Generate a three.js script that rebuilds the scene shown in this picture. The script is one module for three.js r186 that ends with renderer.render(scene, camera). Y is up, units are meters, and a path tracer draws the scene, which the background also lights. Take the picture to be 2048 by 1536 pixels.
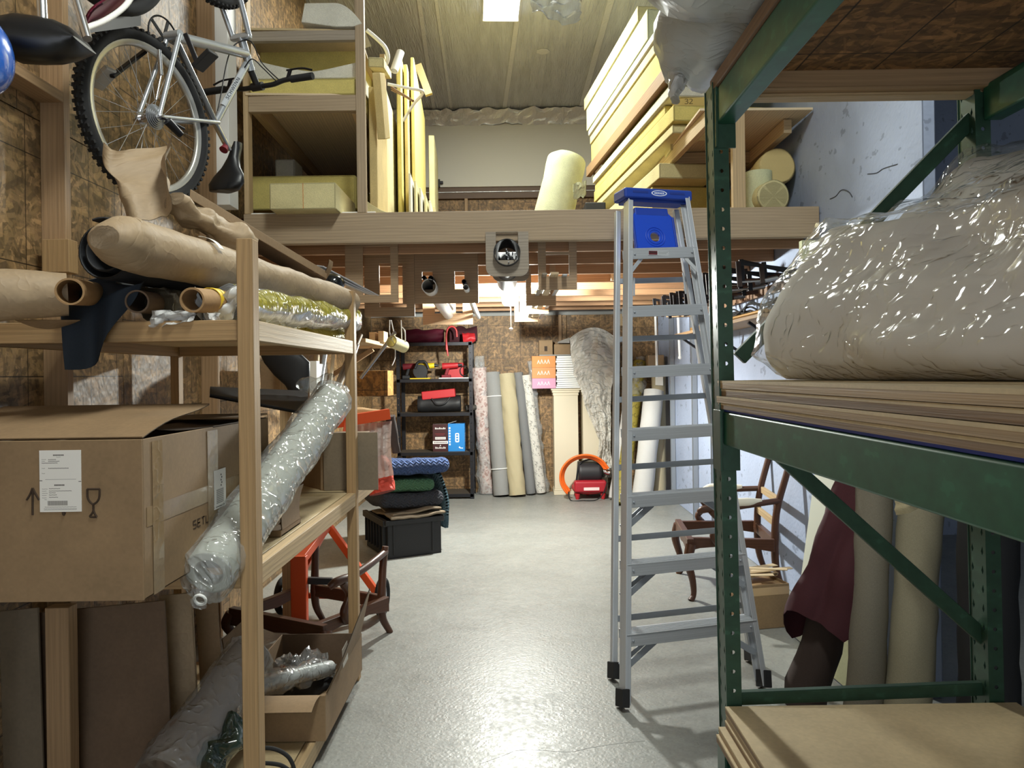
import * as THREE from 'three';
import { RoundedBoxGeometry } from 'three/addons/geometries/RoundedBoxGeometry.js';
import { mergeGeometries, mergeVertices, toCreasedNormals } from 'three/addons/utils/BufferGeometryUtils.js';
import { ImprovedNoise } from 'three/addons/math/ImprovedNoise.js';
import { RectAreaLightUniformsLib } from 'three/addons/lights/RectAreaLightUniformsLib.js';

// ---------------------------------------------------------------- camera, light, exposure
RectAreaLightUniformsLib.init();
const scene = new THREE.Scene();
scene.background = new THREE.Color(0xe9f1fa);   // overcast daylight; enters by an unseen doorway behind the camera to light near things
scene.backgroundIntensity = 8;
const F = 1500, CX = 1024, CY = 750, H = 1.46, ROLL = 0.014;
const camera = new THREE.PerspectiveCamera(2 * Math.atan(768 / F) * 180 / Math.PI, 2048 / 1536, 0.05, 60);
camera.position.set(0, H, 0);
camera.rotation.z = -ROLL;
camera.setViewOffset(2048, 1536, 0, 768 - CY, 2048, 1536);
scene.add(camera);
const renderer = new THREE.WebGLRenderer({ antialias: true });
renderer.shadowMap.enabled = true;
renderer.toneMapping = THREE.LinearToneMapping;
renderer.toneMappingExposure = 0.36;
const FAR_NITS = 330, NEAR_NITS = 270, BULB_CANDELA = 96, LIGHT_TINT = 0xfbfff8;

// ---------------------------------------------------------------- small maths
const V = (x, y, z) => new THREE.Vector3(x, y, z);
let seed = 7;
const rnd = () => { seed = (seed * 1664525 + 1013904223) >>> 0; return seed / 4294967296; };
const rr = (a, b) => a + (b - a) * rnd();
const IN = new ImprovedNoise();
const nz = (x, y = 0, z = 0) => IN.noise(x + 31.7, y + 11.3, z + 5.9);
const fbm = (x, y, z, o = 3) => { let s = 0, a = 1; for (let i = 0; i < o; i++) { s += a * nz(x, y, z); x *= 2.03; y *= 2.03; z *= 2.03; a *= 0.5; } return s; };
// a photo pixel and a distance in front of the lens give a point in the room
const ray = (px, py) => { const x = (px - CX) / F, y = -(py - CY) / F; return [x * Math.cos(ROLL) + y * Math.sin(ROLL), -x * Math.sin(ROLL) + y * Math.cos(ROLL)]; };
const P = (px, py, d) => { const [x, y] = ray(px, py); return V(x * d, H + y * d, -d); };
const onFloor = (px, py) => { const [, y] = ray(px, py); return P(px, py, -H / y); };

// ---------------------------------------------------------------- geometry helpers (all uv in metres)
const off = () => [rnd() * 3, rnd() * 3];
function boxUV(g, grain = true) {
  g.computeBoundingBox(); const s = g.boundingBox.getSize(V(0, 0, 0)), L = [s.x, s.y, s.z];
  const long = L.indexOf(Math.max(...L)), p = g.attributes.position, n = g.attributes.normal, uv = new Float32Array(p.count * 2), [ou, ov] = off();
  for (let i = 0; i < p.count; i++) {
    const N = [Math.abs(n.getX(i)), Math.abs(n.getY(i)), Math.abs(n.getZ(i))], k = N.indexOf(Math.max(...N));
    let ax = [0, 1, 2].filter((a) => a !== k);
    if (grain && ax[1] === long) ax = [ax[1], ax[0]];
    const c = [p.getX(i), p.getY(i), p.getZ(i)];
    uv[i * 2] = c[ax[0]] + ou; uv[i * 2 + 1] = c[ax[1]] + ov + k * 0.37;
  }
  g.setAttribute('uv', new THREE.BufferAttribute(uv, 2)); return g;
}
const bx = (w, h, d, r = 0.003, grain = true) => boxUV(r > 0 ? new RoundedBoxGeometry(w, h, d, 1, Math.min(r, w / 2.05, h / 2.05, d / 2.05)) : new THREE.BoxGeometry(w, h, d), grain);
const box = (x0, x1, y0, y1, z0, z1, r = 0.003) => bx(Math.abs(x1 - x0), Math.abs(y1 - y0), Math.abs(z1 - z0), r).translate((x0 + x1) / 2, (y0 + y1) / 2, (z0 + z1) / 2);
// a box whose front covers a photo rectangle at distance d and that is t deep
const pb = (px0, py0, px1, py1, d, t, r = 0.004) => { const a = P(px0, py0, d), b = P(px1, py1, d); return box(a.x, b.x, b.y, a.y, -d, -d - t, r); };
const frame = (p0, p1, up) => { const z = p1.clone().sub(p0).normalize(); let x = up.clone().cross(z); if (x.lengthSq() < 1e-6) x = V(1, 0, 0).cross(z); x.normalize(); const y = z.clone().cross(x); return [x, y, z]; };
function bar(p0, p1, w, t, up = V(0, 1, 0), r = 0.003) {
  const [x, y, z] = frame(p0, p1, up), L = p0.distanceTo(p1), c = p0.clone().add(p1).multiplyScalar(0.5);
  return bx(w, t, L, r).applyMatrix4(new THREE.Matrix4().makeBasis(x, y, z).setPosition(c));
}
function rod(p0, p1, r0, r1 = r0, n = 12) {
  const [x, y, z] = frame(p0, p1, V(0, 1, 0)), L = p0.distanceTo(p1), g = new THREE.CylinderGeometry(r1, r0, L, n, 1);
  return g.applyMatrix4(new THREE.Matrix4().makeBasis(x, z, y.negate()).setPosition(p0.clone().add(p1).multiplyScalar(0.5)));
}
const curve = (pts, closed = false) => new THREE.CatmullRomCurve3(pts, closed);
const tube = (pts, r, n = 24, m = 8, closed = false) => new THREE.TubeGeometry(curve(pts, closed), n, r, m, closed);
function loft(rings, cap0 = true, cap1 = true) {
  const n = rings[0].length, pos = [], uv = [], idx = []; let v = 0;
  rings.forEach((ring, j) => {
    if (j) v += ring[0].distanceTo(rings[j - 1][0]);
    let u = 0;
    for (let i = 0; i <= n; i++) { const p = ring[i % n]; if (i) u += p.distanceTo(ring[i - 1]); pos.push(p.x, p.y, p.z); uv.push(v, u); }
  });
  const w = n + 1;
  for (let j = 0; j < rings.length - 1; j++) for (let i = 0; i < n; i++) { const a = j * w + i, b = a + 1, c = a + w, d = c + 1; idx.push(a, b, c, b, d, c); }
  const cap = (ring, flip) => {
    const c = ring.reduce((s, p) => s.add(p), V(0, 0, 0)).multiplyScalar(1 / n), k = pos.length / 3;
    pos.push(c.x, c.y, c.z); uv.push(0, 0);
    for (const p of ring) { pos.push(p.x, p.y, p.z); uv.push(p.x - c.x + p.z, p.y - c.y); }
    for (let i = 0; i < n; i++) flip ? idx.push(k, k + 1 + i, k + 1 + (i + 1) % n) : idx.push(k, k + 1 + (i + 1) % n, k + 1 + i);
  };
  if (cap0) cap(rings[0], false); if (cap1) cap(rings[rings.length - 1], true);
  const g = new THREE.BufferGeometry(); g.setAttribute('position', new THREE.Float32BufferAttribute(pos, 3)); g.setAttribute('uv', new THREE.Float32BufferAttribute(uv, 2)); g.setIndex(idx);
  g.computeVertexNormals();
  // weld the seam normals
  const N = g.attributes.normal;
  for (let j = 0; j < rings.length; j++) { const a = j * w, b = a + n, s = V(N.getX(a) + N.getX(b), N.getY(a) + N.getY(b), N.getZ(a) + N.getZ(b)).normalize(); N.setXYZ(a, s.x, s.y, s.z); N.setXYZ(b, s.x, s.y, s.z); }
  return g;
}
// a roll from p0 to p1: amp = lumps in metres, fq = lumps per metre, core = radius of an open core at both ends, sag bends it
function roll(p0, p1, r0, r1 = r0, o = {}) {
  const { n = 28, m = 18, amp = 0, fq = 6, sd = 0, core = 0, sag = 0, flat = 1, twist = 0, rim = 0, ridge = 0 } = o, [x, y, z] = frame(p0, p1, V(0, 1, 0)), L = p0.distanceTo(p1), rings = [];
  const ringAt = (t, r, lump = 1) => { const c = p0.clone().lerp(p1, t).addScaledVector(V(0, 1, 0), -sag * 4 * t * (1 - t)); return Array.from({ length: n }, (_, i) => {
    const a = i / n * Math.PI * 2 + twist * t, ca = Math.cos(a), sa = Math.sin(a);
    let k = r + lump * amp * (fbm(ca * fq * r * 1.4 + sd, sa * fq * r * 1.4 + sd * 2, t * L * fq, 3));
    if (ridge) k += lump * ridge * Math.pow(Math.abs(Math.sin(a * 7 + 3 * nz(t * L * 3, sd, 0))), 6);
    return c.clone().addScaledVector(x, ca * k).addScaledVector(y, sa * k * flat); }); };
  if (core) { rings.push(ringAt(0.12 / L > 0.4 ? 0.4 : 0.12 / L, core * 0.92, 0), ringAt(0.002, core * 0.92, 0), ringAt(0, core, 0)); }
  if (rim) rings.push(ringAt(0, r0 * 0.985 - rim, 0.3));
  for (let j = 0; j <= m; j++) rings.push(ringAt(j / m, r0 + (r1 - r0) * j / m));
  if (rim) rings.push(ringAt(1, r1 * 0.985 - rim, 0.3));
  if (core) { rings.push(ringAt(1, core, 0), ringAt(0.998, core * 0.92, 0), ringAt(1 - Math.min(0.4, 0.12 / L), core * 0.92, 0)); }
  return loft(rings);
}
// open tube with wall
function pipe(p0, p1, r, wall, n = 24) {
  const [x, y] = frame(p0, p1, V(0, 1, 0)), ring = (p, k) => Array.from({ length: n }, (_, i) => p.clone().addScaledVector(x, Math.cos(i / n * 6.28318) * k).addScaledVector(y, Math.sin(i / n * 6.28318) * k));
  return toCreasedNormals(loft([ring(p0, r - wall), ring(p0, r), ring(p1, r), ring(p1, r - wall), ring(p0, r - wall)], false, false), 0.7);
}
// a sheet of thickness t from a function of u, v
function sheet(nu, nv, fn, t = 0.002) {
  const pts = [], uv = []; let W = fn(0, 0.5).distanceTo(fn(1, 0.5)), Hh = fn(0.5, 0).distanceTo(fn(0.5, 1));
  for (let j = 0; j <= nv; j++) for (let i = 0; i <= nu; i++) { pts.push(fn(i / nu, j / nv)); uv.push(i / nu * W, j / nv * Hh); }
  const g0 = new THREE.BufferGeometry(), idx = [], w = nu + 1; for (let j = 0; j < nv; j++) for (let i = 0; i < nu; i++) { const a = j * w + i; idx.push(a, a + 1, a + w, a + 1, a + w + 1, a + w); }
  g0.setAttribute('position', new THREE.Float32BufferAttribute(pts.flatMap((p) => [p.x, p.y, p.z]), 3)); g0.setIndex(idx); g0.computeVertexNormals();
  const N = g0.attributes.normal, m = pts.length, pos = [], nn = [], uvs = [...uv, ...uv];
  for (const s of [1, -1]) for (let i = 0; i < m; i++) { pos.push(pts[i].x + N.getX(i) * t / 2 * s, pts[i].y + N.getY(i) * t / 2 * s, pts[i].z + N.getZ(i) * t / 2 * s); nn.push(N.getX(i) * s, N.getY(i) * s, N.getZ(i) * s); }
  const all = [...idx]; for (let k = 0; k < idx.length; k += 3) all.push(idx[k] + m, idx[k + 2] + m, idx[k + 1] + m);
  const edge = []; for (let i = 0; i < nu; i++) edge.push([i, i + 1]); for (let j = 0; j < nv; j++) edge.push([j * w + nu, (j + 1) * w + nu]); for (let i = nu; i > 0; i--) edge.push([nv * w + i, nv * w + i - 1]); for (let j = nv; j > 0; j--) edge.push([j * w, (j - 1) * w]);
  for (const [a, b] of edge) all.push(a, a + m, b, b, a + m, b + m);
  const g = new THREE.BufferGeometry(); g.setAttribute('position', new THREE.Float32BufferAttribute(pos, 3)); g.setAttribute('normal', new THREE.Float32BufferAttribute(nn, 3)); g.setAttribute('uv', new THREE.Float32BufferAttribute(uvs, 2)); g.setIndex(all);
  return g;
}
// flat outline (in metres) extruded by t along +z
function plate(pts, t, holes = [], bevel = 0) {
  const s = new THREE.Shape(pts.map(([x, y]) => new THREE.Vector2(x, y)));
  for (const h of holes) s.holes.push(new THREE.Path(h.map(([x, y]) => new THREE.Vector2(x, y))));
  const g = new THREE.ExtrudeGeometry(s, { depth: t, bevelEnabled: bevel > 0, bevelThickness: bevel, bevelSize: bevel, bevelSegments: 1, curveSegments: 6 });
  return g;
}
const circ = (cx, cy, r, n = 12, ry = r) => Array.from({ length: n }, (_, i) => [cx + r * Math.cos(i / n * 6.28318), cy + ry * Math.sin(i / n * 6.28318)]);
const rect = (x0, y0, x1, y1) => [[x0, y0], [x1, y0], [x1, y1], [x0, y1]];
const place = (g, pos, ry = 0, rx = 0, rz = 0) => g.applyMatrix4(new THREE.Matrix4().compose(pos, new THREE.Quaternion().setFromEuler(new THREE.Euler(rx, ry, rz, 'YXZ')), V(1, 1, 1)));
function merge(gs) {
  gs = (Array.isArray(gs) ? gs.flat() : [gs]).map((g) => { const k = g.index ? g.toNonIndexed() : g.clone(); for (const a of Object.keys(k.attributes)) if (!['position', 'normal', 'uv'].includes(a)) k.deleteAttribute(a); if (!k.attributes.normal) k.computeVertexNormals(); if (!k.attributes.uv) k.setAttribute('uv', new THREE.BufferAttribute(new Float32Array(k.attributes.position.count * 2), 2)); return k; });
  const g = gs.length > 1 ? mergeGeometries(gs) : gs[0]; return mergeVertices(g, 1e-5);
}

// ---------------------------------------------------------------- scene graph helpers
const used = new Map(), baseOf = new WeakMap();
const numbered = (n) => { const k = used.get(n) || 0; used.set(n, k + 1); return k ? n + '_' + String(k).padStart(3, '0') : n; };
function thing(name, label, category, base = V(0, 0, 0), o = {}) {
  const t = new THREE.Group(); t.name = numbered(name); t.position.copy(base); t.userData = { label, category };
  if (o.group) t.userData.group = o.group; if (o.ry) t.rotation.y = o.ry;
  baseOf.set(t, o.local ? V(0, 0, 0) : base.clone()); scene.add(t); return t;
}
function part(t, name, gs, mat, label) {
  const g = merge(gs), b = baseOf.get(t); g.translate(-b.x, -b.y, -b.z);
  const m = new THREE.Mesh(g, mat); m.name = name; m.castShadow = m.receiveShadow = true; if (label) m.userData.label = label;
  baseOf.set(m, b); t.add(m); return m;
}
function single(name, label, category, gs, mat, o = {}) {   // a thing that is one mesh, its origin at the middle of its underside
  const g = merge(gs); g.computeBoundingBox(); const c = g.boundingBox.getCenter(V(0, 0, 0)); c.y = g.boundingBox.min.y; g.translate(-c.x, -c.y, -c.z);
  const m = new THREE.Mesh(g, mat); m.name = numbered(name); m.position.copy(c); m.castShadow = m.receiveShadow = true; m.userData = { label, category }; if (o.group) m.userData.group = o.group;
  baseOf.set(m, c.clone()); scene.add(m); return m;
}
function struct(name, gs, mat) { const m = single(name, '', '', gs, mat); m.userData = { kind: 'structure' }; return m; }
function structGroup(name) { const t = new THREE.Group(); t.name = name; t.userData = { kind: 'structure' }; baseOf.set(t, V(0, 0, 0)); scene.add(t); return t; }
function copy(o, name, label, pos, ry = 0) { const c = o.clone(); c.name = numbered(name); if (label) c.userData = { ...c.userData, label }; c.position.copy(pos); c.rotation.y = ry; scene.add(c); return c; }
// midpoint of points with y put to the lowest
const baseAt = (...ps) => { const c = ps.reduce((s, p) => s.add(p), V(0, 0, 0)).multiplyScalar(1 / ps.length); c.y = Math.min(...ps.map((p) => p.y)); return c; };

// ---------------------------------------------------------------- textures (computed, repeat in metres)
const hash = (x, y, s) => { let h = Math.imul(x, 374761393) + Math.imul(y, 668265263) + Math.imul(s, 974711); h = Math.imul(h ^ (h >>> 13), 1274126177); return ((h ^ (h >>> 16)) >>> 0) / 4294967296; };
const pn = (x, y, px, py, s) => { const xi = Math.floor(x), yi = Math.floor(y), fx = x - xi, fy = y - yi, u = fx * fx * (3 - 2 * fx), v = fy * fy * (3 - 2 * fy), m = (a, b) => ((a % b) + b) % b, h = (a, b) => hash(m(a, px), m(b, py), s); return (h(xi, yi) * (1 - u) + h(xi + 1, yi) * u) * (1 - v) + (h(xi, yi + 1) * (1 - u) + h(xi + 1, yi + 1) * u) * v; };
const pf = (u, v, fx, fy, s, o = 4) => { let a = 0.5, t = 0, n = 0; for (let i = 0; i < o; i++) { t += a * pn(u * fx, v * fy, fx, fy, s + i); n += a; fx *= 2; fy *= 2; a *= 0.55; } return t / n; };
function tex(size, sx, sy, fn, srgb = true) {
  const d = new Uint8Array(size * size * 4);
  for (let j = 0; j < size; j++) for (let i = 0; i < size; i++) { const c = fn(i / size, j / size), k = (j * size + i) * 4, a = Array.isArray(c) ? c : [c, c, c]; for (let q = 0; q < 3; q++) d[k + q] = Math.max(0, Math.min(255, a[q] * 255)); d[k + 3] = 255; }
  const t = new THREE.DataTexture(d, size, size); t.wrapS = t.wrapT = THREE.RepeatWrapping; t.magFilter = THREE.LinearFilter; t.minFilter = THREE.LinearMipmapLinearFilter; t.generateMipmaps = true;
  t.repeat.set(1 / sx, 1 / sy); if (srgb) t.colorSpace = THREE.SRGBColorSpace; t.needsUpdate = true; return t;
}
function canvasTex(w, h, draw, sx, sy) {
  const c = document.createElement('canvas'); c.width = w; c.height = h; draw(c.getContext('2d'), w, h);
  const t = new THREE.CanvasTexture(c); t.colorSpace = THREE.SRGBColorSpace; t.wrapS = t.wrapT = THREE.RepeatWrapping; if (sx) t.repeat.set(1 / sx, 1 / sy); return t;
}
const woodMap = tex(512, 1.0, 0.16, (u, v) => { const w = v + 0.10 * (pf(u, v, 2, 3, 3) - 0.5), g = pf(u * 1, w, 4, 64, 5, 3), r = Math.sin((w * 9 + 0.9 * pf(u, v, 2, 4, 9)) * 6.283) * 0.5 + 0.5, fine = pf(u, v, 8, 128, 21, 2); const k = 0.78 + 0.13 * g + 0.06 * r + 0.08 * fine; return [k, k * 0.975, k * 0.94]; });
const osbMap = (() => canvasTex(1024, 1024, (g, w) => {
  g.fillStyle = '#857051'; g.fillRect(0, 0, w, w); let s = 99; const r = () => { s = (s * 1664525 + 1013904223) >>> 0; return s / 4294967296; };
  for (let i = 0; i < 5200; i++) { const x = r() * w, y = r() * w, L = 26 + r() * 74, W = 5 + r() * 22, a = (r() - 0.5) * 3.6, b = 0.62 + r() * 0.75, q = r();
    const col = `rgba(${Math.min(255, (146 + q * 26) * b) | 0},${Math.min(255, (123 + q * 20) * b) | 0},${Math.min(255, (88 + q * 22) * b) | 0},0.6)`;
    for (const dx of [-w, 0, w]) for (const dy of [-w, 0, w]) { if (x + dx < -120 || x + dx > w + 120 || y + dy < -120 || y + dy > w + 120) continue; g.save(); g.translate(x + dx, y + dy); g.rotate(a); g.fillStyle = col; g.beginPath(); g.moveTo(-L / 2, -W / 2 * 0.6); g.lineTo(L / 2 * 0.8, -W / 2); g.lineTo(L / 2, W / 2 * 0.7); g.lineTo(-L / 2 * 0.8, W / 2); g.fill(); g.strokeStyle = 'rgba(50,36,20,0.14)'; g.lineWidth = 1; g.stroke(); g.restore(); } }
  g.strokeStyle = 'rgba(28,20,14,0.75)'; g.lineWidth = 3.4; for (let k = 0; k < 6; k++) { const p = (k + 0.5) * w / 6; if (k % 2) { g.beginPath(); g.moveTo(p, 0); g.lineTo(p, w); g.stroke(); } g.beginPath(); g.moveTo(0, p); g.lineTo(w, p); g.stroke(); }
}, 1.22, 1.22))();
const osbBump = tex(256, 0.4, 0.4, (u, v) => pf(u, v, 8, 14, 41, 3), false);
const floorMap = tex(1024, 2.2, 2.2, (u, v) => { const a = pf(u, v, 5, 5, 61, 4), b = pf(u, v, 160, 160, 62, 2), c = pf(u, v, 40, 40, 63, 2); let k = 0.86 + 0.10 * (a - 0.5) + 0.10 * (b - 0.5) + 0.05 * (c - 0.5); if (b > 0.80) k -= 0.10; return [k, k, k * 0.985]; });
const floorBump = tex(512, 0.5, 0.5, (u, v) => 0.7 * pf(u, v, 48, 48, 71, 2) + 0.3 * pf(u, v, 9, 9, 72, 3), false);
const floorRough = tex(512, 1.7, 1.7, (u, v) => { const k = 0.36 + 0.16 * pf(u, v, 7, 7, 81, 4) + 0.20 * (pf(u, v, 90, 90, 82, 2) - 0.5); return [k, k, k]; }, false);
const foilMap = tex(512, 1.2, 1.2, (u, v) => { const k = 0.84 + 0.16 * (pf(u, v, 3, 26, 91, 4) - 0.3); return [k, k * 0.99, k * 0.96]; });
const foilBump = tex(512, 0.8, 0.5, (u, v) => Math.abs(pf(u, v, 4, 30, 95, 4) - 0.5) * 2, false);
const crinkle = tex(512, 0.34, 0.34, (u, v) => { const r = (f, s) => 1 - Math.abs(pf(u, v, f, f, s, 2) - 0.5) * 2; return Math.pow(r(5, 101), 4) * 0.6 + Math.pow(r(11, 105), 5) * 0.4; }, false);
const boardMap = tex(256, 0.5, 0.5, (u, v) => { const k = 0.9 + 0.14 * (pf(u, v, 4, 4, 111, 4) - 0.5) + 0.07 * (pf(u, v, 60, 60, 112, 2) - 0.5); return [k, k * 0.985, k * 0.96]; });
const foamMap = tex(256, 0.25, 0.25, (u, v) => { const k = 0.93 + 0.10 * (pf(u, v, 64, 64, 121, 2) - 0.5) + 0.09 * (pf(u, v, 3, 3, 122, 3) - 0.5); return [k, k * 0.995, k * 0.97]; });
const foamBump = tex(256, 0.12, 0.12, (u, v) => pf(u, v, 50, 50, 125, 2), false);
const weaveMap = tex(256, 0.09, 0.09, (u, v) => { const k = 0.84 + 0.12 * Math.sin(u * 32 * 6.283) * Math.sin(v * 32 * 6.283) + 0.12 * (pf(u, v, 40, 40, 131, 2) - 0.5); return k; });
const plasterBump = tex(512, 1.1, 1.1, (u, v) => 0.6 * pf(u, v, 10, 10, 141, 4) + 0.4 * pf(u, v, 60, 60, 142, 2), false);
const paintMap = tex(512, 1.6, 1.6, (u, v) => { const a = pf(u, v, 4, 4, 151, 4); let k = 0.92 + 0.12 * (a - 0.5); const s = pf(u, v, 22, 30, 152, 3); if (s > 0.74) k -= 0.14; return [k, k, k]; });
const scuffMap = tex(256, 0.3, 0.3, (u, v) => { const s = pf(u, v, 10, 14, 161, 3); const k = 0.72 + 0.22 * s + (s > 0.72 ? 0.08 : 0); return k; });
const brushMap = tex(256, 0.5, 0.05, (u, v) => 0.82 + 0.2 * pf(u, v, 2, 60, 171, 2));
const quiltBump = tex(256, 0.20, 0.20, (u, v) => { const z = Math.abs(((v * 8 + Math.abs(((u * 4) % 1) - 0.5) * 1.6) % 1) - 0.5) * 2; return Math.pow(z, 0.6); }, false);

// ---------------------------------------------------------------- materials
const S = (color, roughness = 0.7, o = {}) => new THREE.MeshStandardMaterial({ color, roughness, ...o });
const Ph = (color, roughness, o) => new THREE.MeshPhysicalMaterial({ color, roughness, ...o });
const wood = (c, r = 0.62) => S(c, r, { map: woodMap, bumpMap: woodMap, bumpScale: 0.0012 });
const M = {
  pine: wood(0xc8b08a), pineRack: wood(0xb2946a), stud: wood(0xaf9270), beam: wood(0xb5a38a), joist: wood(0xb8906c), pinePale: wood(0xdfcba8), plyDark: wood(0x8f7158), plyGrey: wood(0xaaa296), hangerPly: wood(0xb9a082),
  ply: S(0xd8c49c, 0.6, { map: boardMap }), plyEdge: wood(0xb39a76), plyEdgeDark: wood(0x8d7458), redwood: wood(0x5a3826, 0.42), particle: S(0x9a7248, 0.85, { map: osbMap }),
  osb: S(0xd8d0c0, 0.5, { map: osbMap, bumpMap: osbBump, bumpScale: 0.004 }), osbBack: S(0xd0c4b0, 0.6, { map: osbMap, bumpMap: osbBump, bumpScale: 0.003 }),
  floor: S(0xabaca8, 1, { map: floorMap, bumpMap: floorBump, bumpScale: 0.0014, roughnessMap: floorRough }),
  foil: S(0xdfe5f0, 0.4, { map: foilMap, metalness: 0.15, bumpMap: foilBump, bumpScale: 0.008 }), foilTape: S(0xdedfde, 0.36, { metalness: 0.3, bumpMap: crinkle, bumpScale: 0.004 }),
  beige: S(0xccc8ba, 0.6), bluePaint: S(0xb2bfda, 0.75, { map: paintMap, bumpMap: plasterBump, bumpScale: 0.004 }), greyPaint: S(0x9c9c98, 0.8),
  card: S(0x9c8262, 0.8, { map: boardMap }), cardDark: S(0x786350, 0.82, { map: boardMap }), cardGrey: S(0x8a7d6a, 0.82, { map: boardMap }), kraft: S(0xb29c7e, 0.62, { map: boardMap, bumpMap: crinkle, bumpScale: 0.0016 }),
  foamY: S(0xe6d684, 0.9, { map: foamMap, bumpMap: foamBump, bumpScale: 0.002 }), foamC: S(0xe6dcaa, 0.9, { map: foamMap, bumpMap: foamBump, bumpScale: 0.002 }), foamW: S(0xe8e7de, 0.9, { map: foamMap, bumpMap: foamBump, bumpScale: 0.002 }), foamT: S(0xd9c48c, 0.9, { map: foamMap }), foamG: S(0xd8dcb8, 0.9, { map: foamMap, bumpMap: foamBump, bumpScale: 0.002 }),
  black: S(0x1b1b1d, 0.55), rubber: S(0x1d1d1e, 0.85), blackMetal: S(0x26262a, 0.4, { metalness: 0.5 }), chrome: S(0xd8d8da, 0.22, { metalness: 1 }), steel: S(0xa9aaac, 0.4, { metalness: 0.85 }), galv: S(0x9aa0a8, 0.5, { metalness: 0.4 }),
  alu: S(0xc6cacf, 0.4, { metalness: 0.35, map: brushMap }), silverPaint: S(0xb6bbc0, 0.28, { metalness: 0.55 }), white: S(0xeeeeea, 0.6), whiteGloss: S(0xf2f1ec, 0.3), paper: S(0xe8e6de, 0.75),
  green: S(0x3a5f4b, 0.42, { map: scuffMap, metalness: 0.2 }), greenBeam: S(0x2f6f55, 0.4, { map: scuffMap, metalness: 0.2 }), blue: S(0x1546c0, 0.4), blueDark: S(0x1a3486, 0.5), red: S(0xb8252a, 0.5), redDark: S(0x7b1c28, 0.7), orange: S(0xd8501c, 0.45), orangeHose: S(0xf26a1a, 0.45), yellow: S(0xe8c41e, 0.5), maroon: S(0x4c1a24, 0.85, { map: weaveMap }),
  greyFab: S(0xa9a9a6, 0.9, { map: weaveMap }), greyFab2: S(0x8f9090, 0.9, { map: weaveMap }), creamFab: S(0xd9cba4, 0.85, { map: weaveMap }), whiteFab: S(0xe9e7e2, 0.85, { map: weaveMap }), beigeFab: S(0xc3b696, 0.88, { map: weaveMap }), navyFab: S(0x1c2a38, 0.8, { map: weaveMap }), charcoal: S(0x2b2c30, 0.75, { map: weaveMap }), brownFab: S(0x4a3a34, 0.85, { map: weaveMap }),
  blueQuilt: S(0x4a659c, 0.85, { map: weaveMap, bumpMap: quiltBump, bumpScale: 0.02 }), greenQuilt: S(0x4f7a56, 0.85, { map: weaveMap, bumpMap: quiltBump, bumpScale: 0.008 }), paleQuilt: S(0x8fb6c4, 0.85, { map: weaveMap, bumpMap: quiltBump, bumpScale: 0.01 }),
  plastic: Ph(0xf4f6f6, 0.14, { transmission: 0.84, thickness: 0, ior: 1.45, bumpMap: crinkle, bumpScale: 0.011 }), plasticMilky: Ph(0xeeeeec, 0.3, { transmission: 0.45, thickness: 0, ior: 1.45, bumpMap: crinkle, bumpScale: 0.014 }), greyBag: Ph(0xb6bab8, 0.4, { clearcoat: 0.4, clearcoatRoughness: 0.2, bumpMap: crinkle, bumpScale: 0.003 }),
  batting: S(0xf2f0ea, 0.95), column: S(0xd9ceb4, 0.6), core: S(0xb89468, 0.8, { map: boardMap }), coreDark: S(0x4a3a2a, 0.85), pad: S(0xe9e2cf, 0.85),
};

// ================================================================ the room
const XL = -1.75, XR = 1.83, ZB = -9.36, ZF = 1.6, CH = 4.74;
const floorMesh = struct('floor', box(XL - 0.2, 4.75, -0.15, 0, ZF + 0.2, ZB - 0.2, 0), M.floor);
{ // hairline crack in the paint
  const pts = [[960, 1528], [1010, 1510], [1030, 1502], [1065, 1500], [1100, 1502], [1140, 1504], [1180, 1496], [1230, 1488], [1290, 1482]].map(([a, b]) => onFloor(a, b));
  part(floorMesh, 'crack', tube(pts.map((p) => p.setY(-0.0004)), 0.0012, 60, 5), S(0x6a6a66, 0.9));
}
const ceil = struct('ceiling', box(XL - 0.2, 4.75, CH, CH + 0.15, ZF + 0.2, ZB - 0.2, 0), M.foil);
for (const [a, b, c, d, w] of [[1040, 0, 1008, 222, 0.05], [1205, 60, 1160, 222, 0.06], [872, 0, 903, 222, 0.03], [838, 0, 868, 222, 0.04]]) {
  const A = P(a, b, 1), B = P(c, d, 1), hit = (p) => { const k = (CH - H) / (p.y - H); return V(p.x * k, CH - 0.004, p.z * k); }, p = hit(A), q = hit(B), dir = q.clone().sub(p).normalize();
  part(ceil, 'seam_tape', bar(p.addScaledVector(dir, -2.5), V(q.x, q.y, Math.max(q.z, ZB)), w, 0.006, V(0, 1, 0), 0.002), M.foilTape);
}
part(ceil, 'insulation_fold', sheet(90, 6, (u, v) => { const x = XL + 3.58 * u, k = fbm(x * 9, v * 4, 2, 3); return V(x, CH - 0.02 - 0.16 * v + 0.02 * k, ZB + 0.18 - 0.12 * v + 0.05 * k); }, 0.01), M.foilTape);
part(ceil, 'insulation_patch', place(plate(circ(0, 0, 0.07, 7), 0.004), V(0.36, CH - 0.005, -7.6), 0, Math.PI / 2), M.foilTape);

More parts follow.
